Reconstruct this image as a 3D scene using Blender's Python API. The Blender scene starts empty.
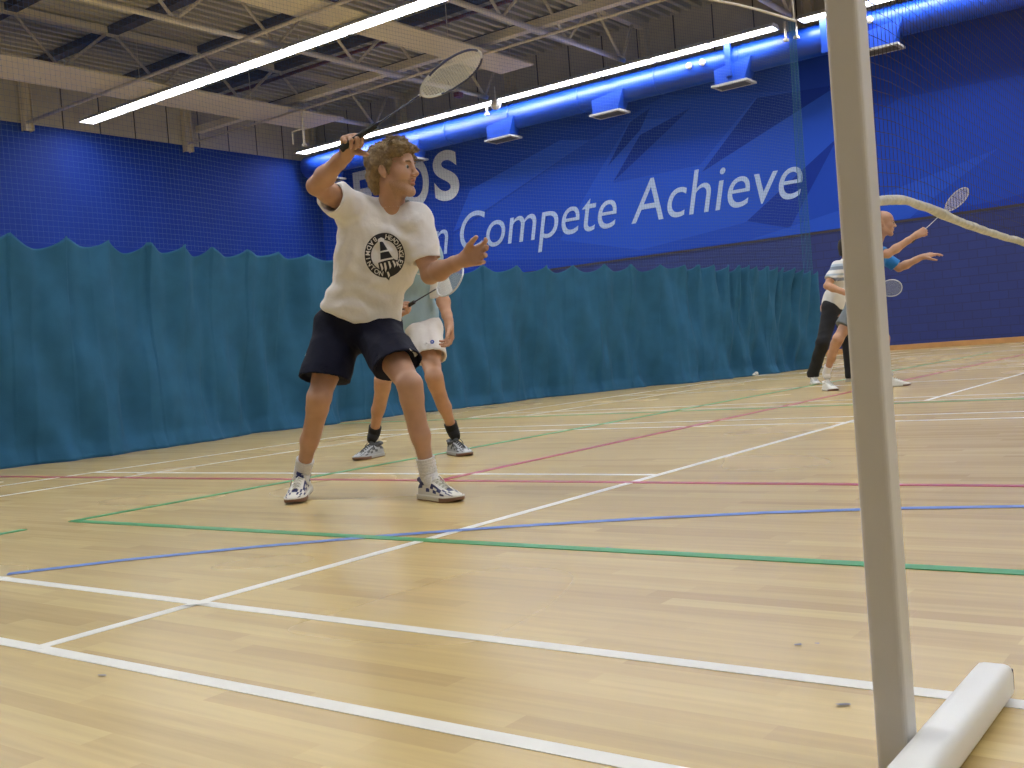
import bpy, bmesh, math, random
import numpy as np
from mathutils import Vector, Matrix
from mathutils.bvhtree import BVHTree

C = bpy.context.scene.collection
S = bpy.context.scene
random.seed(7)

# ------------------------------------------------------------------ camera
CAM = np.array([0.442, -1.2589, 0.5949])
YAW, PITCH, ROLL, FPX = -0.6438, -0.02421, -0.07821, 1053.8
def _basis():
    f = np.array([math.cos(PITCH)*math.sin(YAW), math.cos(PITCH)*math.cos(YAW), math.sin(PITCH)])
    r = np.array([math.cos(YAW), -math.sin(YAW), 0.0]); u = np.cross(r, f)
    c, s = math.cos(ROLL), math.sin(ROLL)
    return c*r+s*u, -s*r+c*u, f
RR, UU, FF = _basis()
cd = bpy.data.cameras.new('camera'); cam = bpy.data.objects.new('camera', cd); C.objects.link(cam)
cam.matrix_world = Matrix(((RR[0], UU[0], -FF[0], CAM[0]), (RR[1], UU[1], -FF[1], CAM[1]), (RR[2], UU[2], -FF[2], CAM[2]), (0, 0, 0, 1)))
cd.sensor_width = 36; cd.lens = FPX/1024*36; cd.clip_start = 0.05; cd.clip_end = 200
S.camera = cam
# ------------------------------------------------------------------ world and exposure
w = bpy.data.worlds.new('world'); S.world = w; w.use_nodes = True
w.node_tree.nodes['Background'].inputs[0].default_value = (0.05, 0.055, 0.06, 1)
w.node_tree.nodes['Background'].inputs[1].default_value = 0.3
S.view_settings.view_transform = 'Standard'; S.view_settings.look = 'None'
S.view_settings.gamma = 1; S.view_settings.use_curve_mapping = False
S.view_settings.exposure = 0.08
LAMP = 26.0          # emission of the fluorescent diffusers

def at(px, py, depth):
    """point seen at a picture position, at a horizontal distance in front of the camera"""
    d = FF + RR*(px-512)/FPX - UU*(py-384)/FPX
    h = d[0]*math.sin(YAW) + d[1]*math.cos(YAW)
    return CAM + d*depth/h

# ------------------------------------------------------------------ materials
def mat(name, col, rough=0.6, metal=0.0, spec=0.5, noise=0.0, nscale=20, bump=0.0, bscale=80, emit=None, es=0, sheen=0, sss=0, coat=0, var=None):
    m = bpy.data.materials.new(name); m.use_nodes = True
    nt = m.node_tree; b = nt.nodes['Principled BSDF']
    b.inputs['Base Color'].default_value = (*col, 1); b.inputs['Roughness'].default_value = rough
    b.inputs['Metallic'].default_value = metal; b.inputs['Specular IOR Level'].default_value = spec
    if sheen: b.inputs['Sheen Weight'].default_value = sheen
    if coat: b.inputs['Coat Weight'].default_value = coat
    if sss:
        b.inputs['Subsurface Weight'].default_value = sss; b.inputs['Subsurface Radius'].default_value = (0.012, 0.005, 0.003)
    if emit:
        b.inputs['Emission Color'].default_value = (*emit, 1); b.inputs['Emission Strength'].default_value = es
    tc = nt.nodes.new('ShaderNodeTexCoord')
    if noise or var:
        n = nt.nodes.new('ShaderNodeTexNoise'); n.inputs['Scale'].default_value = nscale; n.inputs['Detail'].default_value = 4
        nt.links.new(tc.outputs['Object'], n.inputs['Vector'])
        mx = nt.nodes.new('ShaderNodeMix'); mx.data_type = 'RGBA'
        c2 = var if var else tuple(min(1, c*(1+noise)) for c in col)
        c1 = col if var else tuple(c*(1-noise) for c in col)
        mx.inputs[6].default_value = (*c1, 1); mx.inputs[7].default_value = (*c2, 1)
        rp = nt.nodes.new('ShaderNodeMapRange'); rp.inputs[1].default_value = .35; rp.inputs[2].default_value = .65
        nt.links.new(n.outputs['Fac'], rp.inputs[0]); nt.links.new(rp.outputs[0], mx.inputs[0])
        nt.links.new(mx.outputs[2], b.inputs['Base Color'])
    if bump:
        n2 = nt.nodes.new('ShaderNodeTexNoise'); n2.inputs['Scale'].default_value = bscale; n2.inputs['Detail'].default_value = 3
        nt.links.new(tc.outputs['Object'], n2.inputs['Vector'])
        bp = nt.nodes.new('ShaderNodeBump'); bp.inputs['Strength'].default_value = bump; bp.inputs['Distance'].default_value = 0.01
        nt.links.new(n2.outputs['Fac'], bp.inputs['Height']); nt.links.new(bp.outputs[0], b.inputs['Normal'])
    return m

def floor_mat():
    m = bpy.data.materials.new('beech_floor'); m.use_nodes = True; nt = m.node_tree; b = nt.nodes['Principled BSDF']
    tc = nt.nodes.new('ShaderNodeTexCoord')
    br = nt.nodes.new('ShaderNodeTexBrick'); nt.links.new(tc.outputs['Object'], br.inputs['Vector'])
    br.inputs['Color1'].default_value = (0.0, 0, 0, 1); br.inputs['Color2'].default_value = (1, 1, 1, 1); br.inputs['Mortar'].default_value = (.45, .45, .45, 1)
    br.inputs['Scale'].default_value = 1; br.inputs['Mortar Size'].default_value = 0.0004; br.inputs['Bias'].default_value = 0
    br.inputs['Brick Width'].default_value = 0.62; br.inputs['Row Height'].default_value = 0.062
    br.offset = 0.37; br.offset_frequency = 3; br.squash = 1.25; br.squash_frequency = 2
    cr = nt.nodes.new('ShaderNodeValToRGB'); nt.links.new(br.outputs['Color'], cr.inputs[0])
    e = cr.color_ramp.elements
    e[0].position = 0; e[0].color = (.50, .350, .128, 1); e[1].position = 1; e[1].color = (.67, .510, .205, 1)
    k = e.new(.3); k.color = (.59, .432, .165, 1); k = e.new(.75); k.color = (.62, .458, .178, 1)
    # board grain
    mp = nt.nodes.new('ShaderNodeMapping'); mp.inputs['Scale'].default_value = (1.6, 28, 1); nt.links.new(tc.outputs['Object'], mp.inputs[0])
    n = nt.nodes.new('ShaderNodeTexNoise'); n.inputs['Scale'].default_value = 1.5; n.inputs['Detail'].default_value = 6; nt.links.new(mp.outputs[0], n.inputs['Vector'])
    mr = nt.nodes.new('ShaderNodeMapRange'); mr.inputs[1].default_value = .3; mr.inputs[2].default_value = .7; mr.inputs[3].default_value = .9; mr.inputs[4].default_value = 1.07
    nt.links.new(n.outputs['Fac'], mr.inputs[0])
    mm = nt.nodes.new('ShaderNodeMix'); mm.data_type = 'RGBA'; mm.blend_type = 'MULTIPLY'; mm.inputs[0].default_value = 1
    nt.links.new(cr.outputs[0], mm.inputs[6]); nt.links.new(mr.outputs[0], mm.inputs[7])
    # worn / scuffed patches
    n3 = nt.nodes.new('ShaderNodeTexNoise'); n3.inputs['Scale'].default_value = .7; n3.inputs['Detail'].default_value = 1; nt.links.new(tc.outputs['Object'], n3.inputs['Vector'])
    m3 = nt.nodes.new('ShaderNodeMapRange'); m3.inputs[1].default_value = .1; m3.inputs[2].default_value = .9; m3.inputs[3].default_value = 0; m3.inputs[4].default_value = .35
    nt.links.new(n3.outputs['Fac'], m3.inputs[0])
    m4 = nt.nodes.new('ShaderNodeMix'); m4.data_type = 'RGBA'; m4.inputs[7].default_value = (.58, .44, .25, 1)
    nt.links.new(m3.outputs[0], m4.inputs[0]); nt.links.new(mm.outputs[2], m4.inputs[6]); nt.links.new(m4.outputs[2], b.inputs['Base Color'])
    m5 = nt.nodes.new('ShaderNodeMapRange'); m5.inputs[1].default_value = .1; m5.inputs[2].default_value = .9; m5.inputs[3].default_value = .22; m5.inputs[4].default_value = .30
    nt.links.new(n3.outputs['Fac'], m5.inputs[0]); nt.links.new(m5.outputs[0], b.inputs['Roughness'])
    b.inputs['Specular IOR Level'].default_value = .42
    return m

def block_mat(name, col, mortar, wd, ht):
    m = bpy.data.materials.new(name); m.use_nodes = True; nt = m.node_tree; b = nt.nodes['Principled BSDF']
    g = nt.nodes.new('ShaderNodeNewGeometry'); sp = nt.nodes.new('ShaderNodeSeparateXYZ'); nt.links.new(g.outputs['Position'], sp.inputs[0])
    ad = nt.nodes.new('ShaderNodeMath'); ad.operation = 'ADD'; nt.links.new(sp.outputs[0], ad.inputs[0]); nt.links.new(sp.outputs[1], ad.inputs[1])
    cb = nt.nodes.new('ShaderNodeCombineXYZ'); nt.links.new(ad.outputs[0], cb.inputs[0]); nt.links.new(sp.outputs[2], cb.inputs[1])
    br = nt.nodes.new('ShaderNodeTexBrick'); nt.links.new(cb.outputs[0], br.inputs['Vector'])
    br.inputs['Color1'].default_value = (*col, 1); br.inputs['Color2'].default_value = (*[c*1.12 for c in col], 1); br.inputs['Mortar'].default_value = (*mortar, 1)
    br.inputs['Scale'].default_value = 1; br.inputs['Mortar Size'].default_value = .012; br.inputs['Brick Width'].default_value = wd; br.inputs['Row Height'].default_value = ht
    nt.links.new(br.outputs['Color'], b.inputs['Base Color']); b.inputs['Roughness'].default_value = .55
    bp = nt.nodes.new('ShaderNodeBump'); bp.inputs['Strength'].default_value = .3; bp.inputs['Distance'].default_value = .01
    nt.links.new(br.outputs['Fac'], bp.inputs['Height']); bp.invert = True; nt.links.new(bp.outputs[0], b.inputs['Normal'])
    return m

M = {}
M['floor'] = floor_mat()
M['white_line'] = mat('white_line', (.80, .79, .74), .35, noise=.04, nscale=9)
M['green_line'] = mat('green_line', (.045, .33, .10), .35)
M['blue_line'] = mat('blue_line', (.10, .22, .62), .35)
M['red_line'] = mat('red_line', (.42, .035, .085), .35)
M['mark'] = mat('scuff_mark', (.16, .15, .16), .5)
M['wall_blue'] = mat('wall_blue', (.005, .030, .26), .65, spec=.2, noise=.05, nscale=1.5)
M['wall_navy'] = block_mat('wall_navy', (.010, .025, .17), (.008, .018, .12), .45, .225)
M['wall_grey'] = mat('wall_grey', (.30, .30, .32), .8); M['wall_pale'] = mat('wall_pale', (.68, .68, .68), .8)
M['mural_base'] = mat('mural_base', (.010, .050, .44), .65, spec=.2)
M['mural_light'] = mat('mural_light', (.019, .088, .62), .65, spec=.2)
M['mural_mid'] = mat('mural_mid', (.013, .066, .53), .65, spec=.2)
M['mural_dark'] = mat('mural_dark', (.006, .034, .34), .65, spec=.2)
M['letter_white'] = mat('letter_white', (.72, .78, .86), .5)
M['letter_pale'] = mat('letter_pale', (.42, .56, .86), .6)
M['cladding'] = mat('cladding', (.44, .41, .36), .7, noise=.05, nscale=2)
M['steel'] = mat('painted_steel', (.60, .55, .45), .5)
M['deck'] = mat('deck_steel', (.42, .40, .34), .5, noise=.06, nscale=1)
M['purlin'] = mat('purlin_dark', (.035, .03, .045), .6)
M['red_pipe'] = mat('red_pipe', (.10, .018, .025), .6)
M['panel'] = mat('heater_panel', (.58, .53, .42), .5)
M['lampbody'] = mat('lamp_body', (.55, .56, .60), .4)
M['tube'] = mat('lamp_diffuser', (.9, .9, .9), .4, emit=(.97, .985, 1), es=LAMP)
M['duct'] = mat('duct_blue', (.006, .055, .44), .42, noise=.05, nscale=3)
M['grille'] = mat('grille', (.45, .45, .44), .5)
M['grille_dark'] = mat('grille_dark', (.10, .10, .11), .6)
M['curtain'] = mat('curtain_teal', (.026, .120, .235), .85, spec=.25, noise=.07, nscale=5, bump=.25, bscale=140)
M['netting'] = mat('netting_teal', (.06, .13, .30), .7)
M['netmesh'] = mat('court_net', (.035, .022, .03), .8)
M['tape'] = mat('net_tape', (.68, .67, .62), .7, noise=.12, nscale=60, bump=.6, bscale=120)
M['post'] = mat('post_paint', (.66, .64, .61), .38, noise=.02, nscale=10)
M['basebar'] = mat('base_bar_white', (.86, .86, .84), .4)
M['chip'] = mat('paint_chip', (.14, .13, .13), .7)
M['wood'] = mat('skirting_wood', (.50, .27, .10), .45, noise=.08, nscale=4)
M['white'] = mat('white_plastic', (.75, .75, .73), .45)

# ------------------------------------------------------------------ helpers
def link(o, parent=None):
    C.objects.link(o)
    if parent is not None: o.parent = parent
    return o
def tag(o, label=None, cat=None, group=None, kind=None):
    if label: o['label'] = label
    if cat: o['category'] = cat
    if group: o['group'] = group
    if kind: o['kind'] = kind
    return o
def empty(name, loc, label, cat, group=None):
    o = bpy.data.objects.new(name, None); o.location = loc; o.empty_display_size = .2; C.objects.link(o)
    return tag(o, label, cat, group)
def mesh_obj(name, verts, faces, material, parent=None, smooth=False, origin=None):
    """verts in world space; origin: world location of the object's parent or of itself"""
    me = bpy.data.meshes.new(name)
    o = bpy.data.objects.new(name, me); link(o, parent)
    off = Vector((0, 0, 0))
    if parent is not None:
        p = parent
        while p is not None: off += Vector(p.location); p = p.parent
    elif origin is not None:
        off = Vector(origin); o.location = off
    v = np.asarray(verts, dtype=np.float64).reshape(-1, 3) - np.array(off)
    if isinstance(faces, np.ndarray):
        nf = len(faces); k = faces.shape[1]
        me.vertices.add(len(v)); me.vertices.foreach_set('co', v.astype(np.float32).ravel())
        me.loops.add(nf*k); me.loops.foreach_set('vertex_index', faces.astype(np.int32).ravel())
        me.polygons.add(nf); me.polygons.foreach_set('loop_start', np.arange(0, nf*k, k, dtype=np.int32))
        me.update(calc_edges=True); me.validate()
    else:
        me.from_pydata([tuple(x) for x in v], [], faces)
    for mm in (material if isinstance(material, (list, tuple)) else [material]): me.materials.append(mm)
    if smooth: me.polygons.foreach_set('use_smooth', [True]*len(me.polygons))
    me.update()
    return o
class MB:
    """collects shapes into one mesh"""
    def __init__(s): s.v = []; s.f = []; s.m = []
    def add(s, v, f, mi=0):
        n = len(s.v); s.v += [tuple(x) for x in v]; s.f += [tuple(i+n for i in q) for q in f]; s.m += [mi]*len(f)
        return s
    def box(s, lo, hi, mi=0, bev=0):
        x0, y0, z0 = lo; x1, y1, z1 = hi
        if bev:
            bm = bmesh.new(); bmesh.ops.create_cube(bm, size=1)
            bmesh.ops.scale(bm, vec=(x1-x0, y1-y0, z1-z0), verts=bm.verts); bmesh.ops.translate(bm, vec=((x0+x1)/2, (y0+y1)/2, (z0+z1)/2), verts=bm.verts)
            bmesh.ops.bevel(bm, geom=bm.edges[:], offset=bev, segments=3, affect='EDGES', profile=.5)
            bm.verts.index_update()
            s.add([v.co[:] for v in bm.verts], [[v.index for v in f.verts] for f in bm.faces], mi); bm.free(); return s
        v = [(x0, y0, z0), (x1, y0, z0), (x1, y1, z0), (x0, y1, z0), (x0, y0, z1), (x1, y0, z1), (x1, y1, z1), (x0, y1, z1)]
        return s.add(v, [(0, 3, 2, 1), (4, 5, 6, 7), (0, 1, 5, 4), (1, 2, 6, 5), (2, 3, 7, 6), (3, 0, 4, 7)], mi)
    def bar(s, a, b, wd, ht=None, mi=0, up=(0, 0, 1)):
        """rectangular bar between two points"""
        ht = ht or wd; a = Vector(a); b = Vector(b); d = (b-a).normalized(); u = Vector(up)
        if abs(d.dot(u)) > .99: u = Vector((1, 0, 0))
        r = d.cross(u).normalized(); u = r.cross(d)
        v = []
        for p in (a, b):
            for i, j in ((-1, -1), (1, -1), (1, 1), (-1, 1)): v.append(p+r*i*wd/2+u*j*ht/2)
        return s.add(v, [(0, 1, 2, 3), (7, 6, 5, 4), (0, 4, 5, 1), (1, 5, 6, 2), (2, 6, 7, 3), (3, 7, 4, 0)], mi)
    def tube(s, pts, rad, n=8, mi=0, closed=False, caps=True):
        pts = [Vector(p) for p in pts]; N = len(pts)
        if not hasattr(rad, '__len__'): rad = [rad]*N
        v = []; prev = None
        for i, p in enumerate(pts):
            a = pts[(i-1) % N] if (closed or i > 0) else p; b = pts[(i+1) % N] if (closed or i < N-1) else p
            d = (b-a).normalized()
            if prev is None:
                u = Vector((0, 0, 1)) if abs(d.z) < .9 else Vector((1, 0, 0))
                r = d.cross(u).normalized()
            else: r = (prev - d*prev.dot(d)).normalized()
            prev = r; q = d.cross(r)
            for k in range(n):
                t = 2*math.pi*k/n; v.append(p+(r*math.cos(t)+q*math.sin(t))*rad[i])
        f = []
        for i in range(N if closed else N-1):
            for k in range(n):
                a = i*n+k; b = i*n+(k+1) % n; c = ((i+1) % N)*n+(k+1) % n; d = ((i+1) % N)*n+k
                f.append((a, b, c, d))
        if caps and not closed: f.append(tuple(range(n))[::-1]); f.append(tuple((N-1)*n+k for k in range(n)))
        return s.add(v, f, mi)
    def build(s, name, material, parent=None, smooth=False, origin=None):
        o = mesh_obj(name, s.v, s.f, material, parent, smooth, origin)
        if isinstance(material, (list, tuple)): o.data.polygons.foreach_set('material_index', s.m); o.data.update()
        return o
def copy_tree(o, parent=None):
    c = o.copy(); C.objects.link(c)
    if parent is not None: c.parent = parent
    for ch in list(o.children): copy_tree(ch, c)
    return c
def strands(segs, r):
    """thin square section strands, fast: segs (n,2,3)"""
    segs = np.asarray(segs, float); a = segs[:, 0]; b = segs[:, 1]; d = b-a; d /= np.linalg.norm(d, axis=1)[:, None]
    up = np.where(np.abs(d[:, 2:3]) > .9, np.array([[1., 0, 0]]), np.array([[0., 0, 1]]))
    r1 = np.cross(d, up); r1 /= np.linalg.norm(r1, axis=1)[:, None]; r2 = np.cross(d, r1)
    n = len(segs); V = np.zeros((n, 8, 3))
    for i, (p, q) in enumerate(((1, 0), (0, 1), (-1, 0), (0, -1))):
        V[:, i] = a+(r1*p+r2*q)*r; V[:, 4+i] = b+(r1*p+r2*q)*r
    base = (np.arange(n)*8)[:, None, None]
    F = np.array([[0, 1, 5, 4], [1, 2, 6, 5], [2, 3, 7, 6], [3, 0, 4, 7]])[None]+base
    return V.reshape(-1, 3), F.reshape(-1, 4)

# ================================================================== THE HALL
X0, X1, Y0, Y1 = -30.2, 7.0, -5.0, 28.0
ZB, ZT, DECK = 3.47, 8.86, 10.6        # foot of the mural, top of the blue walls, underside of the roof deck
floor = tag(MB().box((X0, Y0, -.2), (X1, Y1, 0)).build('floor', M['floor']), 'pale beech sprung sports hall floor', kind='structure')
def seg_line(name, a, b, wd, m, label=None, z=.0012):
    a = Vector((*a, 0)); b = Vector((*b, 0)); d = (b-a).normalized(); n = Vector((-d.y, d.x, 0))*wd/2
    v = [a-n, b-n, b+n, a+n]; v = [(p.x, p.y, 0.0001) for p in v]+[(p.x, p.y, z) for p in v]
    o = mesh_obj(name, v, [(0, 3, 2, 1), (4, 5, 6, 7), (0, 1, 5, 4), (1, 2, 6, 5), (2, 3, 7, 6), (3, 0, 4, 7)], m, floor)
    if label: o['label'] = label
    return o
W = M['white_line']
def court(y0, first):
    n = 'white badminton court line' if first else 'white line of the next badminton court'
    z = .0012
    for y in (.02, .48, 5.62, 6.08): seg_line('court_line', (-6.70, y0+y), (6.70, y0+y), .04, W, n)
    for x in (-6.68, -5.94, -1.98, 1.98, 5.94, 6.68): seg_line('court_line', (x, y0), (x, y0+6.1), .04, W, n, .0016)
    for sx in (-1, 1): seg_line('court_line', (sx*1.98, y0+3.05), (sx*6.70, y0+3.05), .04, W, n, .0014)
court(0, True); court(7.42, False); court(14.8, False)
seg_line('court_line', (-12, 2.80), (6.9, 2.80), .045, M['red_line'], 'red court line', .002)
seg_line('court_line', (-3.12, 2.80), (-3.25, 22), .05, M['red_line'], 'red court line', .002)
seg_line('court_line', (-4.16, 1.40), (6.9, 1.40), .05, M['green_line'], 'green court line', .0024)
seg_line('court_line', (-4.16, 1.40), (-4.22, 20), .05, M['green_line'], 'green court line', .0024)
seg_line('court_line', (-4.16, -2.), (-4.17, 1.17), .05, M['green_line'], 'green court line', .0024)
seg_line('court_line', (-12., 7.25), (6.9, 7.25), .05, M['green_line'], 'green court line', .0024)
pts = [(-3.35, .10), (-3.09, .53), (-2.86, .83), (-2.55, 1.14), (-2.2, 1.43), (-1.83, 1.69), (-1.44, 1.92), (-1.05, 2.11), (-.65, 2.26), (-.25, 2.36), (.2, 2.44), (.7, 2.48), (1.3, 2.48)]
pts = pts[1:]
v = []
for i, p in enumerate(pts):
    a = Vector(pts[max(i-1, 0)]); b = Vector(pts[min(i+1, len(pts)-1)]); d = (b-a).normalized(); n = Vector((-d.y, d.x))*.024
    v += [(p[0]-n.x, p[1]-n.y, .0022), (p[0]+n.x, p[1]+n.y, .0022)]
mesh_obj('court_line', v, [(2*i, 2*i+2, 2*i+3, 2*i+1) for i in range(len(pts)-1)], M['blue_line'], floor)['label'] = 'curved blue court line'
rng = random.Random(3)
for px, py, L, wd, ang in [(-1.33, 1.96, .13, .016, .35), (-.36, .66, .022, .014, .9), (-.33, .68, .012, .01, 0), (-.17, .37, .03, .012, .5), (.20, 1.20, .06, .008, .9), (-1.59, -.05, .03, .010, .3), (-1.70, -.32, .03, .01, 0), (-1.26, 1.43, .03, .012, .2), (-.10, 1.72, .03, .012, .5), (-2.9, 1.75, .015, .012, 0), (-1.96, .455, .10, .014, .7)]:
    vv = []; k = 9
    for i in range(k):
        t = 2*math.pi*i/k; rr = .5+rng.random()*.5; x = math.cos(t)*L/2*rr; y = math.sin(t)*wd/2*rr
        vv.append((px+x*math.cos(ang)-y*math.sin(ang), py+x*math.sin(ang)+y*math.cos(ang), .003))
    mesh_obj('scuff_mark', vv, [tuple(range(k))], M['mark'], floor)

# walls
def wall(name, lo, hi, m, label):
    return tag(MB().box(lo, hi).build(name, m), label, kind='structure')
wl = wall('wall_left', (X0-.3, Y0, 0), (X0, Y1, ZT), M['wall_blue'], 'blue end wall behind the dividing net')
wb = wall('wall_back', (X0, Y1, ZB), (X1, Y1+.3, ZT), M['mural_base'], 'blue long wall with painted lettering')
MB().box((X0, Y1-.03, 0), (X1, Y1+.3, ZB)).build('lower_wall', M['wall_navy'], wb)['label'] = 'navy painted blockwork'
MB().box((X0, Y1-.045, ZB-.05), (X1, Y1-.03, ZB+.02)).build('dado_strip', M['purlin'], wb)
wr = wall('wall_right', (X1, Y0, 0), (X1+.3, Y1, ZT), M['wall_pale'], 'pale grey end wall out of the picture')
wf = wall('wall_front', (X0, Y0-.3, 0), (X1, Y0, ZT), M['wall_grey'], 'pale grey long wall out of the picture')
# pale cladding above the blue, with standing joints
def cladding(parent, axis, a0, a1, c, sgn):
    mb = MB(); rb = MB()
    if axis == 'x': mb.box((a0, min(c, c+.2*sgn), ZT), (a1, max(c, c+.2*sgn), DECK+.2))
    else: mb.box((min(c, c+.2*sgn), a0, ZT), (max(c, c+.2*sgn), a1, DECK+.2))
    mb.build('upper_cladding', M['cladding'], parent)['label'] = 'beige cladding above the blue wall'
    t = a0+.5
    while t < a1:
        if axis == 'x': rb.box((t, min(c, c-.02*sgn), ZT), (t+.03, max(c, c-.02*sgn), DECK))
        else: rb.box((min(c, c-.02*sgn), t, ZT), (max(c, c-.02*sgn), t+.03, DECK))
        t += 1.28
    rb.build('cladding_joint', M['purlin'], parent)
cladding(wl, 'y', Y0, Y1, X0, -1); cladding(wb, 'x', X0, X1, Y1, 1); cladding(wr, 'y', Y0, Y1, X1, 1); cladding(wf, 'x', X0, X1, Y0, -1)
tag(MB().box((X0, Y1-.06, 0), (X1, Y1-.03, .14), bev=.008).build('baseboard_back', M['wood']), 'orange wooden skirting along the long wall', kind='structure')

# roof deck: trapezoid ribs running across the hall
v = []; f = []; xs = []
x = X0-.2
while x < X1+.2:
    xs += [(x, 0), (x+.13, 0), (x+.15, .22), (x+.34, .22), (x+.36, 0)]; x += .36
for x, dz in xs: v += [(x, Y0, DECK+dz), (x, Y1, DECK+dz)]
f = [(2*i, 2*i+1, 2*i+3, 2*i+2) for i in range(len(xs)-1)]
n = len(v); v += [(X0-.2, Y0, DECK+.3), (X1+.3, Y0, DECK+.3), (X1+.3, Y1, DECK+.3), (X0-.2, Y1, DECK+.3)]; f.append((n, n+1, n+2, n+3))
tag(mesh_obj('ceiling', v, f, M['deck']), 'ribbed steel roof deck', kind='structure')

# ------------------------------------------------------------------ roof steel
girder_x = [-25.5, -20.5, -15.3, -10.1, -4.9, .3, 5.4]
gl = {-25.5: 'first pale steel lattice girder out from the end wall, over the net', -20.5: 'second pale steel lattice girder out from the end wall, its end above the raised racket',
      -15.3: 'third pale steel lattice girder out from the end wall, left of the hanging net cord', -10.1: 'fourth pale steel lattice girder, ending at the brackets beside the net post'}
low = [-1.3, 1.9, 5.0, 8.2, 11.4, 14.5, 17.6, 20.5, 23.5, 26.4]
upn = [-2.9, .3, 3.4, 6.6, 9.8, 13.2, 16.1, 19.05, 22.0, 25.0, 27.8]
def make_girder(x):
    g = empty('lattice_girder', (x, 26.5, 9.2), gl.get(x, 'pale steel lattice girder'), 'roof girder', 'lattice girders across the hall')
    MB().tube([(x, -4.9, 9.2), (x, 26.5, 9.2)], .075, 10).build('bottom_chord', M['steel'], g, True)
    MB().box((x-.11, -4.9, 10.38), (x+.11, 27.95, 10.58)).build('top_chord', M['steel'], g)
    for i, y in enumerate(low):
        for yu in (upn[i], upn[i+1]):
            if abs(yu-27.8) < .1: yu = 27.3
            MB().tube([(x, y, 9.2), (x, yu-(.12 if yu > y else -.12), 10.42)], .043, 8).build('web_member', M['steel'], g, True)
    return g
g0 = make_girder(-25.5)
for x in girder_x[1:4]:
    g = copy_tree(g0); g.location.x = x; g['label'] = gl[x]
def column(loc, lo, hi, label, group):
    o = MB()
    cx, cy = loc
    o.box((cx-.13, cy-.02, lo), (cx+.13, cy+.02, hi)); o.box((cx-.13, cy-.15, lo), (cx-.11, cy+.15, hi)); o.box((cx+.11, cy-.15, lo), (cx+.13, cy+.15, hi))
    return tag(o.build('steel_column', M['steel'], origin=(cx, cy, lo)), label, 'column', group)
for x in girder_x[:4]:
    n = girder_x.index(x)
    column((x, Y1-.16), ZT, 10.38, 'beige steel column above the mural, '+['nearest the hall corner', 'second from the hall corner', 'third from the hall corner', 'beside the hanging net cord'][n], 'columns above the long wall')
for y, l in ((10.2, 'out past the left edge'), (16.03, 'under the left part of the wide beam'), (21.8, 'in the middle of the end wall'), (27.5, 'closest to the hall corner')):
    o = MB(); o.box((X0+.02, y-.14, ZT-.25), (X0+.28, y-.12, DECK)); o.box((X0+.02, y+.12, ZT-.25), (X0+.28, y+.14, DECK)); o.box((X0+.13, y-.12, ZT-.25), (X0+.17, y+.12, DECK))
    tag(o.build('steel_column', M['steel'], origin=(X0, y, ZT)), 'beige steel column above the end wall, '+l, 'column', 'columns above the end wall')
for y, nth in zip(upn[4:10], ('farthest from the mural wall', 'fifth from the mural wall', 'fourth from the mural wall', 'third from the mural wall', 'second from the mural wall', 'closest to the mural wall')):
    o = MB().box((X0, y-.16, DECK-.2), (X1, y+.16, DECK-.01))
    tag(o.build('roof_purlin', M['purlin'], origin=(X0, y, DECK-.2)), 'dark purlin under the roof deck, '+nth, 'purlin', 'dark purlins under the deck')
tag(MB().tube([(X0, 22.25, 10.28), (X1, 22.25, 10.28)], .06, 8).build('service_pipe', M['red_pipe'], smooth=True, origin=(X0, 22.25, 10.3)), 'dark red service pipe under the roof deck', 'pipe')
tag(MB().tube([(X0+.1, 16.0, 8.86), (X1, 16.0, 8.93)], .05, 8).build('tie_rod', M['steel'], smooth=True, origin=(X0, 16, 8.95)), 'thin pale steel tie running from the left column along the hall', 'steel tie')
tag(MB().tube([(X0+.1, 21.75, 8.86), (X1, 21.75, 8.93)], .04, 8).build('tie_rod', M['steel'], smooth=True, origin=(X0, 21.75, 8.95)), 'thin pale steel tie running from the middle column of the end wall', 'steel tie')
tag(MB().box((X0+.1, 22.2, 9.33), (X1, 22.45, 9.55)).build('roof_beam', M['steel'], origin=(X0, 22.3, 9.4)), 'thick pale steel beam along the hall under the lattice girders', 'roof beam')
def heater(x0, x1, y0, y1, z, label):
    t = empty('heating_panel', ((x0+x1)/2, y1, z), label, 'heating panel', 'flat heating panels under the roof')
    MB().box((x0, y0, z), (x1, y1, z+.06), bev=.015).build('panel', M['panel'], t)
    for y in (13, 17, 21, 23.8):
        if y < y1: MB().tube([((x0+x1)/2, y, z+.06), ((x0+x1)/2, y, DECK-.2)], .012, 6).build('hanger', M['steel'], t)
heater(-26.6, -24.9+.2, 2, 24.1, 9.0, 'long flat beige heating panel by the end wall')
heater(-18.1, -16.9, 2, 24.1, 9.0, 'long flat beige heating panel behind the racket, slanting to the lights')
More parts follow.
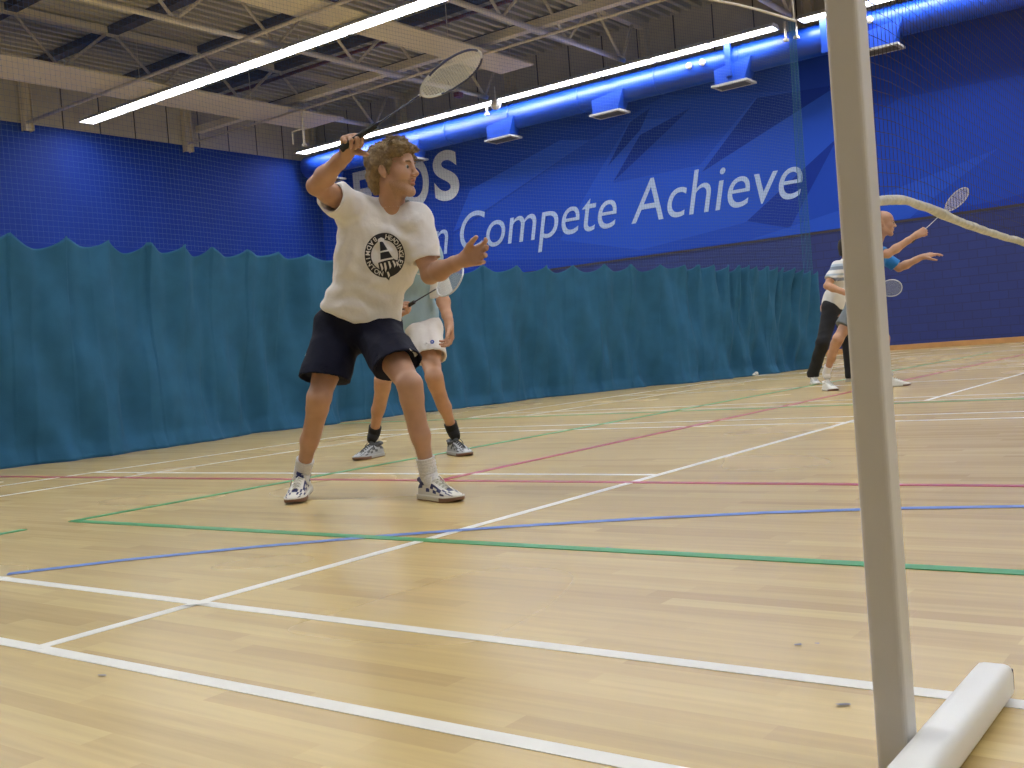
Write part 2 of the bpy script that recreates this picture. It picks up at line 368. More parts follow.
# odd hanging bits
def hang(x, y, z0, z1, arm, label):
    o = MB().tube([(x, y, z0), (x, y, z1)], .035, 8)
    if arm: o.tube([(x, y, (z0+z1)/2), (x-arm, y, (z0+z1)/2), (x-arm, y, (z0+z1)/2-.4)], .025, 8)
    o.box((x-.06, y-.06, z1-.02), (x+.06, y+.06, z1+.05))
    return tag(o.build('hanging_bracket', M['steel'], origin=(x, y, z0)), label, 'bracket', 'brackets under the roof steel')
hang(-24.2, 21.75, 8.80, 7.75, .5, 'pale pole with a short side arm hanging before the end wall')
hang(-20.5, 26.45, 9.06, 8.62, 0, 'short pale bracket under the girder end right of the raised racket')
hang(-10.25, 26.45, 9.06, 8.55, 0, 'short pale bracket left of the hanging net cord')
hang(-9.95, 26.45, 9.06, 8.55, 0, 'short pale bracket right of the hanging net cord')
bm = bmesh.new(); bmesh.ops.create_uvsphere(bm, u_segments=16, v_segments=10, radius=.17); bmesh.ops.translate(bm, vec=(-19.75, 25.95, 8.72), verts=bm.verts)
o = MB().add([v.co[:] for v in bm.verts], [[v.index for v in f.verts] for f in bm.faces]); o.tube([(-19.75, 25.95, 8.7), (-19.75, 25.95, 9.3)], .02, 6); bm.free()
tag(o.build('dome_sensor', M['white'], smooth=True, origin=(-19.75, 25.95, 8.8)), 'white dome sensor hanging just above the blue duct', 'sensor')
tag(MB().box((-20.6, 24.9, 8.98), (-20.4, 25.15, 9.115)).build('alarm_light', M['red_pipe'], origin=(-20.5, 25, 9.1)), 'small red box under the girder by the raised racket', 'alarm')

# ------------------------------------------------------------------ lamp rows
def make_lamp():
    t = empty('ceiling_light', (0, 0, 0), 'x', 'ceiling light', 'fluorescent lamp rows')
    a = MB(); L = .94
    a.add([(-L, -.24, 0), (L, -.24, 0), (L, -.15, .09), (-L, -.15, .09), (-L, .24, 0), (L, .24, 0), (L, .15, .09), (-L, .15, .09)],
          [(0, 1, 2, 3), (3, 2, 6, 7), (7, 6, 5, 4), (0, 3, 7, 4), (1, 5, 6, 2)])
    a.box((-L, -.245, -.035), (L, -.235, .0)); a.box((-L, .235, -.035), (L, .245, .0)); a.box((L-.02, -.235, -.03), (L, .235, .0)); a.box((-L, -.235, -.03), (-L+.02, .235, .0))
    a.build('housing', M['lampbody'], t)
    MB().box((-L+.07, -.23, -.018), (L-.07, .23, -.006)).build('diffuser', M['tube'], t)
    MB().tube([(-.6, 0, .09), (-.6, 0, .3)], .008, 5).build('hanger', M['lampbody'], t)
    return t
lamp0 = make_lamp(); used = False
for yy, row in ((26.25, 'row above the blue duct'), (17.5, 'row crossing the upper left'), (9.0, 'row over the court, above the picture'), (.6, 'row over the near sideline, above the picture')):
    x = -28.38; k = 0
    while x < X1-1:
        if row.startswith('row above') and k == 10: x += .66
        l = lamp0 if not used else copy_tree(lamp0); used = True
        l.location = (x, yy, 8.92)
        nth = ['first', 'second', 'third', 'fourth', 'fifth', 'sixth', 'seventh', 'eighth', 'ninth', 'tenth', 'eleventh', 'twelfth', 'thirteenth', 'fourteenth', 'fifteenth', 'sixteenth', 'seventeenth', 'eighteenth', 'nineteenth', 'twentieth'][k]
        l['label'] = nth + ' lamp from the left, ' + row
        l['group'] = 'fluorescent lamps, ' + row
        x += 1.89; k += 1

# ------------------------------------------------------------------ air duct
DY, DZ, DR = 27.0, 8.5, .42
duct = empty('air_duct', (-29, DY, DZ), 'fat round blue ventilation duct along the top of the mural', 'air duct')
o = MB().tube([(-29.7, DY, DZ), (6.8, DY, DZ)], DR, 40); o.build('duct_tube', M['duct'], duct, True)
x = -27.9
while x < 6:
    MB().tube([(x-.02, DY, DZ), (x+.02, DY, DZ)], DR+.012, 40).build('joint_band', M['duct'], duct, True); x += 2.7
x = -28.35; i = 0
while x < 6:
    m = MB(); a, b = x-.5, x+.5; y0, y1 = DY-.45, DY+.05
    v = [(a, y0, 7.83), (b-.12, y0, 7.83), (b-.12, y1, 7.83), (a, y1, 7.83), (a, y0, 8.26), (b+.12, y0, 8.42), (b+.12, y1, 8.42), (a, y1, 8.26)]
    m.add(v, [(0, 3, 2, 1), (0, 1, 5, 4), (1, 2, 6, 5), (2, 3, 7, 6), (3, 0, 4, 7), (4, 5, 6, 7)])
    q = m.build('air_outlet', M['duct'], duct); q['label'] = 'square blue spout under the duct'
    r = MB(); r.box((a-.08, y0-.08, 7.77), (b+.0, y1+.08, 7.83)); gobj = r.build('outlet_grille', M['grille'], q)
    r = MB()
    for k in range(6): r.box((a+.02, y0+.03+k*.075, 7.755), (b-.1, y0+.06+k*.075, 7.77))
    r.build('grille_vanes', M['grille_dark'], gobj)
    x += 4.1; i += 1
for x in (-12.05, -9.3):
    m = MB().box((x-.02, DY-.52, DZ-.5), (x+.16, DY-.44, DZ+.42)); m.build('support_strap', M['duct'], duct)
for x0 in (-13.2, -9.0+.55):
    for dx in (0, .42):
        m = MB(); m.tube([(x0+dx, DY-DR-.02, DZ+.06), (x0+dx, DY-DR-.07, DZ+.06)], .09, 14); m.build('round_cap', M['white'], duct, True)

# ------------------------------------------------------------------ mural
mural = empty('wall_mural', (-16, Y1, ZB), 'blue painted mural with pale words and angled rays on the long wall', 'mural')
def wp(px, py, y=27.99):
    d = FF + RR*(px-512)/FPX - UU*(py-384)/FPX; t = (y-CAM[1])/d[1]; p = CAM+d*t
    return p[0], min(max(p[2], ZB+.03), ZT-.01)
def ray_shape(pts, m, depth=.004, label=None):
    P = [wp(*q) for q in pts]; n = len(P)
    v = [(x, Y1-depth, z) for x, z in P]+[(x, Y1-.0005, z) for x, z in P]
    f = [tuple(range(n)), tuple(range(2*n-1, n-1, -1))]+[(i, n+i, n+(i+1) % n, (i+1) % n) for i in range(n)]
    o = mesh_obj('painted_ray', v, f, m, mural)
    if label: o['label'] = label
ray_shape([(453, 262), (453, 235), (590, 140), (665, 95), (835, 90), (835, 94), (747, 222), (700, 248), (620, 257)], M['mural_mid'], .003, 'mid blue painted area')
ray_shape([(560, 240), (600, 170), (630, 120), (672, 118), (613, 183), (700, 165), (755, 98), (835, 90), (850, 135), (747, 222), (640, 250)], M['mural_light'], .005, 'bright blue painted area')
ray_shape([(453, 232), (500, 200), (590, 140), (560, 140), (470, 190)], M['mural_light'], .005, 'bright blue painted band')
ray_shape([(608, 166), (630, 122), (650, 108), (640, 130)], M['mural_dark'], .007, 'dark blue painted wedge')
ray_shape([(613, 182), (640, 135), (690, 108), (670, 128)], M['mural_dark'], .007, 'dark blue painted wedge')
ray_shape([(702, 172), (757, 98), (840, 84)], M['mural_dark'], .007, 'dark blue painted wedge')
ray_shape([(838, 137), (747, 221), (700, 249), (850, 228), (1000, 200), (1100, 170), (1100, 60), (900, 98)], M['mural_mid'], .006, 'mid blue painted area')
ray_shape([(745, 242), (850, 207), (999, 148), (925, 204), (910, 218)], M['mural_light'], .008, 'bright blue painted spear')
ray_shape([(747, 221), (790, 228), (838, 137)], M['mural_dark'], .008)
def text_part(s, name, m, x0, x1, zb, cap, shear=0.0, off=0.0, label=None, capf=.73, par=None):
    cu = bpy.data.curves.new(name, 'FONT'); cu.body = s; cu.shear = shear; cu.offset = off; cu.extrude = .002
    tmp = bpy.data.objects.new('tmp', cu); C.objects.link(tmp); bpy.context.view_layer.update()
    me = bpy.data.meshes.new_from_object(tmp.evaluated_get(bpy.context.evaluated_depsgraph_get()))
    bpy.data.objects.remove(tmp)
    co = np.zeros(len(me.vertices)*3); me.vertices.foreach_get('co', co); co = co.reshape(-1, 3)
    lo, hi = co[:, 0].min(), co[:, 0].max()
    X = x0+(co[:, 0]-lo)/(hi-lo)*(x1-x0); Z = zb+co[:, 1]/capf*cap; Y = Y1-.014-co[:, 2]*3
    F = [tuple(p.vertices) for p in me.polygons]; bpy.data.meshes.remove(me)
    o = mesh_obj(name, np.stack([X, Y, Z], 1), F, m, mural)
    if label: o['label'] = label
text_part('Compete', 'painted_word', M['letter_pale'], -23.3, -16.8, 4.53, 1.42, .25, -.004, 'pale blue italic word Compete')
text_part('Achieve', 'painted_word', M['letter_pale'], -16.3, -10.65, 4.53, 1.42, .25, -.004, 'pale blue italic word Achieve')
text_part('n', 'painted_word', M['letter_pale'], -24.6, -23.85, 4.53, 1.42, .25, -.004, 'pale blue italic letter n')
text_part('E', 'painted_letter', M['letter_white'], -28.35, -27.4, 6.55, 1.66, 0, .03, 'large white letter E')
text_part('O', 'painted_letter', M['letter_white'], -25.9, -24.55, 6.5, 1.72, 0, .03, 'large white letter O')
text_part('S', 'painted_letter', M['letter_white'], -24.3, -23.15, 6.5, 1.72, 0, .03, 'large white letter S')
# ------------------------------------------------------------------ dividing curtain with netting above
path = [(-8.3, .5), (-8.3, 2.0), (-8.28, 3.2), (-8.31, 4.2), (-8.36, 5.2), (-8.55, 6.4), (-8.45, 8.0), (-8.3, 9.6), (-8.1, 10.9), (-7.72, 12.2), (-7.2, 13.6), (-6.72, 14.9), (-6.5, 15.8), (-6.33, 16.8)]
def catmull(P, n):
    P = [np.array(p, float) for p in P]; P = [2*P[0]-P[1]]+P+[2*P[-1]-P[-2]]; out = []
    for i in range(1, len(P)-2):
        for t in np.linspace(0, 1, n, endpoint=False):
            a, b, c, d = P[i-1:i+3]
            out.append(.5*((2*b)+(-a+c)*t+(2*a-5*b+4*c-d)*t*t+(-a+3*b-3*c+d)*t**3))
    out.append(P[-2]); return np.array(out)
pp = catmull(path, 40); seg = np.linalg.norm(np.diff(pp, axis=0), axis=1); sl = np.r_[0, np.cumsum(seg)]; TOT = sl[-1]
def on_path(s):
    return np.array([np.interp(s, sl, pp[:, 0]), np.interp(s, sl, pp[:, 1])])
cur = empty('dividing_curtain', (-8.3, 8, 0), 'teal dividing curtain hanging beneath netting, behind the two players', 'curtain')
rs = np.random.RandomState(5)
hooks = [0.0]
while hooks[-1] < TOT:
    s = hooks[-1]; base = .47 if s < 7 else (.60 if s < 13.2 else .26)
    hooks.append(s+base*(.8+.4*rs.rand()))
hooks = np.array(hooks)
NS, NZ = 1500, 60
ss = np.linspace(0, TOT, NS); tt = np.linspace(0, 1, NZ)
P = np.array([on_path(s) for s in ss]); T = np.gradient(P, axis=0); T /= np.linalg.norm(T, axis=1)[:, None]; Nn = np.stack([T[:, 1], -T[:, 0]], 1)
idx = np.clip(np.searchsorted(hooks, ss, side='right')-1, 0, len(hooks)-2)
u = (ss-hooks[idx])/(hooks[idx+1]-hooks[idx])
sagd = (.05+.07*rs.rand(len(hooks)))[idx]
sag = sagd*4*u*(1-u)
top = np.interp(ss, [0, 6, 9, 12, 16, TOT], [1.99, 1.97, 1.86, 1.88, 1.76, 1.70])
gat = np.interp(ss, [0, 10, 13, 16, TOT], [1.15, 1.15, 1.3, 1.5, 1.3])
V = np.zeros((NS, NZ, 3)); wave = np.zeros((NS, NZ))
amp = (.6+.8*rs.rand(len(hooks)))
ph = rs.rand(12)*6.28; fr = np.array([1.1, 2.3, 3.7, 5.9, 8.3, 11.7, 15.1, 19, 24, 31, 39, 47])
for j, t in enumerate(tt):           # t=0 top .. 1 floor
    pin = np.abs(np.cos(math.pi*u))**1.6*math.exp(-t*2.2)
    low_ = sum(np.sin(fr[k]*ss+ph[k]+1.3*np.sin(t*2+k+.4*ss))*[.045, .045, .038, .030, .02, .013, .009, .006, .004, .003, .002, .0015][k]*(1-.0*t) for k in range(12))
    diag = .026*np.sin(9*(ss-.55*t*1.9)+1.5*np.sin(2.1*ss))+.010*np.sin(17*(ss+.35*t*1.9)+2*np.sin(1.3*ss))
    sharp = np.abs(np.sin(4.3*ss+.8*np.sin(1.7*ss)+.35*t))**.6*.035*(0.4+.6*t)
    wv = gat*(.075*amp[idx]*pin + (low_+diag)*(.35+.75*t) - sharp)
    if True:
        bulge = .10*math.sin(math.pi*t)*.5
    z = (top-sag*math.exp(-t*9))*(1-t)
    flare = .05*max(0, t-.92)/.08
    V[:, j, 0] = P[:, 0]+Nn[:, 0]*(wv+flare); V[:, j, 1] = P[:, 1]+Nn[:, 1]*(wv+flare); V[:, j, 2] = np.maximum(z, .004)
I, J = np.meshgrid(np.arange(NS-1), np.arange(NZ-1), indexing='ij'); a = (I*NZ+J).ravel()
cl = mesh_obj('cloth', V.reshape(-1, 3), np.stack([a, a+NZ, a+NZ+1, a+1], 1), M['curtain'], cur, True)
sol = cl.modifiers.new('s', 'SOLIDIFY'); sol.thickness = .003
# netting
TOPN = 6.05
def topz(s): return float(np.interp(s, ss, top))
segs = []
s = 0
while s < TOT:
    x, y = on_path(s); segs.append(((x, y, topz(s)-.05), (x, y, TOPN))); s += .05
sp = np.linspace(0, TOT, 60); z = 1.72
while z < TOPN:
    for i in range(59):
        if z > max(topz(sp[i]), topz(sp[i+1]))-.08:
            a = on_path(sp[i]); b = on_path(sp[i+1]); segs.append(((a[0], a[1], z), (b[0], b[1], z)))
    z += .05
nv, nf = strands(segs, .0010)
mesh_obj('netting', nv, nf, M['netting'], cur)['label'] = 'fine see-through netting above the solid curtain'
# gathered end cords
o = MB()
for k in range(7):
    e = pp[-1]; dx = .012*k; o.tube([(e[0]-.02-dx*1.2, e[1]-.03*k, 1.6), (e[0]-.03-dx, e[1]-.028*k, 3.8), (e[0]-.02-dx*.8, e[1]-.02*k, TOPN)], .004+.003*(k % 3 == 0), 5)
o.build('gathered_cords', M['curtain'], cur)
m = MB(); q = [on_path(s) for s in np.linspace(0, TOT, 30)]
m.tube([(a[0], a[1], TOPN+.02) for a in q], .022, 8); m.build('rail', M['steel'], cur, True)
m = MB()
for s in (1, 4, 7, 10, 13, TOT-.05):
    a = on_path(s); m.tube([(a[0], a[1], TOPN), (a[0], a[1], 9.3)], .012, 6)
m.build('rail_hanger', M['steel'], cur)

# ------------------------------------------------------------------ badminton net and post
post = empty('net_post', (-.021, .161, 0), 'pale grey square badminton net post in the near right, with its white foot bar', 'net post')
MB().box((-.043, .139, .0), (0.0005, .184, 1.56), bev=.006).build('upright', M['post'], post)
MB().box((-.03, .152, 1.56), (-.012, .17, 1.575), bev=.003).build('top_cap', M['basebar'], post)
b = MB().box((.001, -.55, .003), (.057, .51, .056), bev=.014).build('foot_bar', M['basebar'], post, True); b['label'] = 'white painted foot bar'
MB().box((.040, .5085, .012), (.0545, .5125, .046), bev=.0015).build('end_cap', M['chip'], b)
post2 = empty('net_post', (-.021, 5.96, 0), 'far net post beyond the right edge', 'net post')
MB().box((-.042, 5.94, .0), (0, 5.98, 1.56), bev=.007).build('upright', M['post'], post2, True)
MB().box((.001, 5.6, .003), (.062, 6.3, .052), bev=.012).build('foot_bar', M['basebar'], post2, True)
net = empty('badminton_net', (-.021, 3, .78), 'dark badminton net with pale bottom tape, stretching from the near post', 'badminton net')
def bot(y): return -.012*math.exp(-((y-.2)/.09)**2)+.009*math.exp(-((y-.45)/.2)**2)+.782-.035*math.sin(math.pi*min(1, (y-.18)/5.76)) - .012*(1-math.exp(-(y-.2)*.9))
def topn(y): return 1.55-.025*math.sin(math.pi*(y-.18)/5.76)
segs = []; y = .195
ys = np.arange(.195, 5.94, .019)
for y in ys: segs.append(((-.021, y, bot(y)), (-.021, y, topn(y))))
K = 40; yy = np.linspace(.19, 5.94, 40)
for k in range(K+1):
    for i in range(39):
        a, b = yy[i], yy[i+1]; f_ = k/K
        segs.append(((-.021, a, bot(a)*(1-f_)+topn(a)*f_), (-.021, b, bot(b)*(1-f_)+topn(b)*f_)))
nv, nf = strands(segs, .00042); mesh_obj('mesh', nv, nf, M['netmesh'], net)
rs2 = np.random.RandomState(2)
yb = np.linspace(.183, 5.94, 420); nz1 = np.convolve(rs2.randn(424), [.2, .3, .3, .3, .2], 'valid'); nz2 = np.convolve(rs2.randn(424), [.2, .3, .3, .3, .2], 'valid')
pts = [(-.021+.0012*nz1[i], y, bot(y)+.0008*nz2[i]) for i, y in enumerate(yb)]
MB().tube(pts, [.0070+.0007*q_ for q_ in nz1[::-1]], 8).build('bottom_tape', M['tape'], net, True)['label'] = 'rumpled off-white bottom tape'
MB().tube([(-.021, y, topn(y)) for y in yb[::8]], .019, 8).build('top_tape', M['tape'], net, True)

# ------------------------------------------------------------------ shuttlecocks
def shuttle(loc, rz, tilt, label, k=1.0):
    t = empty('shuttlecock', loc, label, 'shuttlecock'); 
    R = Matrix.Rotation(rz, 3, 'Z') @ Matrix.Rotation(tilt, 3, 'Y'); L = Vector(loc)
    def X(p): return L + R @ (Vector(p)*k)
    v = []; f = []; n = 12
    prof = [(0, -.0), (.010, .002), (.0135, .008), (.0135, .022), (0, .022)]
    mb = MB(); vv = []
    for (r, z) in prof:
        for i in range(n): a = 6.283*i/n; vv.append(X((r*math.cos(a), r*math.sin(a), z)))
    ff = [(j*n+i, j*n+(i+1) % n, (j+1)*n+(i+1) % n, (j+1)*n+i) for j in range(len(prof)-1) for i in range(n)]
    mb.add(vv, ff).build('cork', M['white'], t, True)
    mb = MB()
    for i in range(16):
        a = 6.283*i/16; a2 = a+.33
        p = [X((.012*math.cos(a), .012*math.sin(a), .022)), X((.022*math.cos(a), .022*math.sin(a), .05)), X((.033*math.cos(a), .033*math.sin(a), .086)), X((.034*math.cos(a2), .034*math.sin(a2), .084)), X((.023*math.cos(a2), .023*math.sin(a2), .052))]
        mb.add(p, [(0, 1, 4), (1, 2, 3, 4)])
    fe = mb.build('feathers', M['white'], t); s = fe.modifiers.new('s', 'SOLIDIFY'); s.thickness = .001
shuttle((-6.58, 14.5, .035), 1.2, 1.45, 'white shuttlecock lying on the floor at the foot of the curtain', 1.1)
# ================================================================== PEOPLE: distance-field modelling kit
RH = np.array([math.cos(YAW), -math.sin(YAW), 0.]); FH = np.array([math.sin(YAW), math.cos(YAW), 0.]); ZZ = np.array([0, 0, 1.])
def V3(x, y, z): return RH*x+ZZ*y-FH*z          # right, up, towards the near side
def nrm(a): a = np.asarray(a, float); return a/np.linalg.norm(a)
class SDF:
    def __init__(s): s.p = []; s.disp = None
    def cap(s, a, b, ra, rb=None, k=.02, op='u', clip=()):
        s.p.append(('c', np.asarray(a, float), np.asarray(b, float), ra, ra if rb is None else rb, k, op, clip)); return s
    def chain(s, pts, rs, k=.01, op='u', clip=()):
        for i in range(len(pts)-1): s.cap(pts[i], pts[i+1], rs[i], rs[i+1], k, op, clip)
        return s
    def ell(s, c, r, R=None, k=.02, op='u', clip=()):
        s.p.append(('e', np.asarray(c, float), np.eye(3) if R is None else np.asarray(R, float), np.asarray(r, float), 0, k, op, clip)); return s
    def bounds(s, pad=.03):
        lo = np.full(3, 1e9); hi = -lo
        for t, a, b, r1, r2, k, op, cl in s.p:
            if op == 's': continue
            if t == 'c': m = max(r1, r2); lo = np.minimum(lo, np.minimum(a, b)-m); hi = np.maximum(hi, np.maximum(a, b)+m)
            else: e = np.sqrt(((b*r1[None, :])**2).sum(1)); lo = np.minimum(lo, a-e); hi = np.maximum(hi, a+e)
        return lo-pad, hi+pad
    def grid(s, lo, hi, h):
        lo = np.asarray(lo, float); n = np.ceil((np.asarray(hi)-lo)/h).astype(int)+1
        D = np.full(n, .3, np.float32)
        ax = [lo[i]+h*np.arange(n[i]) for i in range(3)]
        for t, a, b, r1, r2, k, op, cl in s.p:
            pad = k+4*h
            if t == 'c': m = max(r1, r2)+pad; l = np.minimum(a, b)-m; u = np.maximum(a, b)+m
            else: e = np.sqrt(((b*r1[None, :])**2).sum(1))*1.0+pad; l = a-e; u = a+e
            i0 = np.clip(np.floor((l-lo)/h).astype(int), 0, n); i1 = np.clip(np.ceil((u-lo)/h).astype(int)+1, 0, n)
            if (i1 <= i0).any(): continue
            X = ax[0][i0[0]:i1[0], None, None].astype(np.float32); Y = ax[1][None, i0[1]:i1[1], None].astype(np.float32); Z = ax[2][None, None, i0[2]:i1[2]].astype(np.float32)
            if t == 'c':
                d = b-a; L2 = max(float(d@d), 1e-12)
                T = np.clip(((X-a[0])*d[0]+(Y-a[1])*d[1]+(Z-a[2])*d[2])/L2, 0, 1)
                v = np.sqrt((X-a[0]-T*d[0])**2+(Y-a[1]-T*d[1])**2+(Z-a[2]-T*d[2])**2)-(r1+(r2-r1)*T)
            else:
                q = [(X-a[0])*b[0, j]+(Y-a[1])*b[1, j]+(Z-a[2])*b[2, j] for j in range(3)]
                k0 = np.sqrt(sum((q[j]/r1[j])**2 for j in range(3)))+1e-9; k1 = np.sqrt(sum((q[j]/r1[j]**2)**2 for j in range(3)))+1e-9
                v = k0*(k0-1)/k1
            for nn, c in cl: v = np.maximum(v, X*nn[0]+Y*nn[1]+Z*nn[2]-c)
            sl = tuple(slice(i0[j], i1[j]) for j in range(3)); O = D[sl]
            if op == 'u':
                hh = np.maximum(k-np.abs(O-v), 0)/k; D[sl] = np.minimum(O, v)-hh*hh*k*.25
            elif op == 's':
                hh = np.maximum(k-np.abs(O+v), 0)/k; D[sl] = np.maximum(O, -v)+hh*hh*k*.25
        if s.disp is not None:
            D += s.disp(ax[0][:, None, None].astype(np.float32), ax[1][None, :, None].astype(np.float32), ax[2][None, None, :].astype(np.float32)).astype(np.float32)*(np.abs(D) < .08)
        return D
def nets(D, lo, h):
    I = D < 0; n = D.shape
    s = np.zeros((n[0]-1, n[1]-1, n[2]-1), np.uint8); cs = [(i, j, k) for i in (0, 1) for j in (0, 1) for k in (0, 1)]
    for i, j, k in cs: s += I[i:n[0]-1+i, j:n[1]-1+j, k:n[2]-1+k]
    A = (s > 0) & (s < 8); idx = np.argwhere(A); ids = np.full(A.shape, -1, np.int32); ids[A] = np.arange(len(idx))
    c = {q: D[idx[:, 0]+q[0], idx[:, 1]+q[1], idx[:, 2]+q[2]] for q in cs}
    P = np.zeros((len(idx), 3)); W = np.zeros(len(idx))
    for q in cs:
        for a in range(3):
            if q[a] == 0:
                r = tuple(q[j]+(j == a) for j in range(3)); va, vb = c[q], c[r]; m = (va < 0) != (vb < 0)
                t = np.where(m, va/np.where(m, va-vb, 1), 0)
                for j in range(3): P[:, j] += m*(q[j]+(t if j == a else 0))
                W += m
    V = (idx+P/W[:, None])*h+np.asarray(lo)
    Q = []
    for a in range(3):
        b, d = (a+1) % 3, (a+2) % 3
        sl0 = [slice(None)]*3; sl1 = [slice(None)]*3; sl0[a] = slice(0, n[a]-1); sl1[a] = slice(1, n[a])
        e0, e1 = I[tuple(sl0)], I[tuple(sl1)]; E = np.argwhere(e0 != e1)
        E = E[(E[:, b] > 0) & (E[:, d] > 0) & (E[:, b] < n[b]-1) & (E[:, d] < n[d]-1)]
        fl = e0[E[:, 0], E[:, 1], E[:, 2]]
        def g(db, dd):
            q = E.copy(); q[:, b] -= db; q[:, d] -= dd; return ids[q[:, 0], q[:, 1], q[:, 2]]
        q = np.stack([g(1, 1), g(0, 1), g(0, 0), g(1, 0)], 1); q[~fl] = q[~fl][:, ::-1]; Q.append(q)
    return V, np.concatenate(Q)
def sdf_mesh(sdf, h, fine=()):
    """fine: list of (lo, hi, h) boxes meshed more finely; all joined in one surface"""
    lo, hi = sdf.bounds(.03+sdf_pad(sdf)); V, F = nets(sdf.grid(lo, hi, h), lo, h); VV = [V]; keep = np.ones(len(F), bool)
    cen = V[F].mean(1)
    for l, u, hf in fine:
        l = np.asarray(l); u = np.asarray(u); keep &= ~((cen > l+h*.6) & (cen < u-h*.6)).all(1)
    FF_ = [F[keep]]; off = len(V)
    for l, u, hf in fine:
        v, f = nets(sdf.grid(l, u, hf), l, hf); VV.append(v); FF_.append(f+off); off += len(v)
    V = np.concatenate(VV); F = np.concatenate(FF_)
    used_ = np.zeros(len(V), bool); used_[F.ravel()] = True; mp = np.cumsum(used_)-1
    return V[used_], mp[F]
def sdf_pad(s): return .01 if s.disp is not None else 0

def torso(s, J, r=0., k=.05, low=True, sc=1., belly=0.):
    P, N = J['P'], J['N']; U = nrm(N-P); L = nrm(J['SL']-J['SR']); F = nrm(np.cross(L, U)); L = nrm(np.cross(U, F)); T = np.linalg.norm(N-P)
    if low:
        s.cap(J['HR'], J['HL'], .098*sc+r, k=k)
        s.cap(J['HR']-F*.035*sc, J['HL']-F*.035*sc, .090*sc+r, k=k)
    s.cap(P+U*T*.17-L*.055*sc+F*belly*.5, P+U*T*.17+L*.055*sc+F*belly*.5, .100*sc+r+belly*.3, k=k)
    s.cap(P+U*T*.36-L*.055*sc+F*(.01+belly*.6), P+U*T*.36+L*.055*sc+F*(.01+belly*.6), .098*sc+r+belly*.4, k=k)
    s.cap(P+U*T*.62-L*.075*sc+F*.01, P+U*T*.62+L*.075*sc+F*.01, .108*sc+r, k=k)
    s.cap(P+U*T*.80-L*.09*sc+F*.012, P+U*T*.80+L*.09*sc+F*.012, .090*sc+r, k=k)
    for S_ in ('SL', 'SR'):
        s.cap(N-U*.035*sc, J[S_]+U*.0, .050*sc+r, .054*sc+r, k=k*.8)
        s.cap(P+U*T*.72, J[S_]-U*.02*sc, .07*sc+r, .052*sc+r, k=k*.8)
    return U, L, F, T
def arms(s, J, r=0., sc=1., sides=('L', 'R'), k=.022):
    for q in sides:
        S_, E_, W_ = J['S'+q], J['E'+q], J['W'+q]
        s.cap(S_, E_, .051*sc+r, .039*sc+r, k=.03)
        s.cap(S_+(E_-S_)*.25, S_+(E_-S_)*.7, .040*sc+r, .041*sc+r, k=.03)
        m = E_+(W_-E_)*.3
        s.cap(E_, m, .037*sc+r, .043*sc+r, k=k); s.cap(m, E_+(W_-E_)*.75, .043*sc+r, .031*sc+r, k=k); s.cap(E_+(W_-E_)*.75, W_, .031*sc+r, .025*sc+r, k=k)
def legs(s, J, sc=1., r=0., k=.03, fwd=None):
    r = r-.0035
    for q in ('L', 'R'):
        H, K, A = J['H'+q], J['K'+q], J['A'+q]
        sh = nrm(A-K); fw = J.get('F'+q, None); fw = fw - sh*(fw@sh); fw = nrm(fw)
        s.cap(H, H+(K-H)*.45, .090*sc+r, .078*sc+r, k=k); s.cap(H+(K-H)*.45, K-(K-H)*.04, .078*sc+r, .055*sc+r, k=k)
        s.cap(K, K+sh*.05, .053*sc+r, .049*sc+r, k=k)
        s.cap(K+fw*.022+sh*.005, K+fw*.016+sh*.05, .036*sc+r, .030*sc+r, k=.025)
        l = np.linalg.norm(A-K)
        s.cap(K, K+sh*l*.55, .047*sc+r, .043*sc+r, k=k); s.cap(K+sh*l*.55, A, .043*sc+r, .032*sc+r, k=k)
        s.cap(K+sh*l*.16-fw*.022, K+sh*l*.45-fw*.020, .046*sc+r, .038*sc+r, k=k)
def hand(s, W_, d, n, side, curls=((15, 20, 15),)*4, thumb=(.55, .75, .3), spread=.12, sc=1., kf=.0045, tcurl=18):
    """d: wrist to knuckles, n: out of the palm, thumb side from handedness; curls in degrees index..little"""
    d = nrm(d); n = nrm(n-d*(np.asarray(n)@d)); t = np.cross(d, n) if side == 'R' else np.cross(n, d)
    offs = [.030, .0105, -.0095, -.0285]; reach = [.092, .095, .090, .081]; Ls = [.076, .085, .079, .062]; rad = [.0093, .0096, .0090, .0080]
    tips = []
    for i in range(4):
        base = W_+t*offs[i]*.55*sc+d*.012*sc; kn = W_+t*offs[i]*sc+d*reach[i]*sc
        s.cap(base, kn, .0165*sc, .0125*sc, k=.014)
        c = curls[i] if len(curls) > i else curls[0]
        a = 0.; p = kn; fd = nrm(d+t*spread*(1.5-i)*.6)
        for j, (fr_, cc) in enumerate(zip((.45, .30, .25), c)):
            a += math.radians(cc); dd = fd*math.cos(a)+n*math.sin(a); q = p+dd*Ls[i]*fr_*sc
            s.cap(p, q, rad[i]*(1-.08*j)*sc, rad[i]*(.95-.1*j)*sc, k=kf if j else .007); p = q
        tips.append(p)
    b = W_+d*.022*sc+t*.020*sc+n*.006; p1 = b+nrm(d*thumb[0]+t*thumb[1]+n*thumb[2])*.045*sc
    s.cap(b, p1, .0165*sc, .0125*sc, k=.014)
    ang = math.radians(tcurl); d2 = nrm(d*(thumb[0]+.35*math.sin(ang)*2)+t*thumb[1]*math.cos(ang)+n*(thumb[2]+.2)); p2 = p1+d2*.034*sc
    s.cap(p1, p2, .0118*sc, .0105*sc, k=.006); p3 = p2+nrm(d2+d*.35*math.sin(ang)*2)*.026*sc; s.cap(p2, p3, .0105*sc, .0085*sc, k=.004)
    s.cap(W_-d*.02, W_+d*.03, .0235*sc, .019*sc, k=.02)
    return t
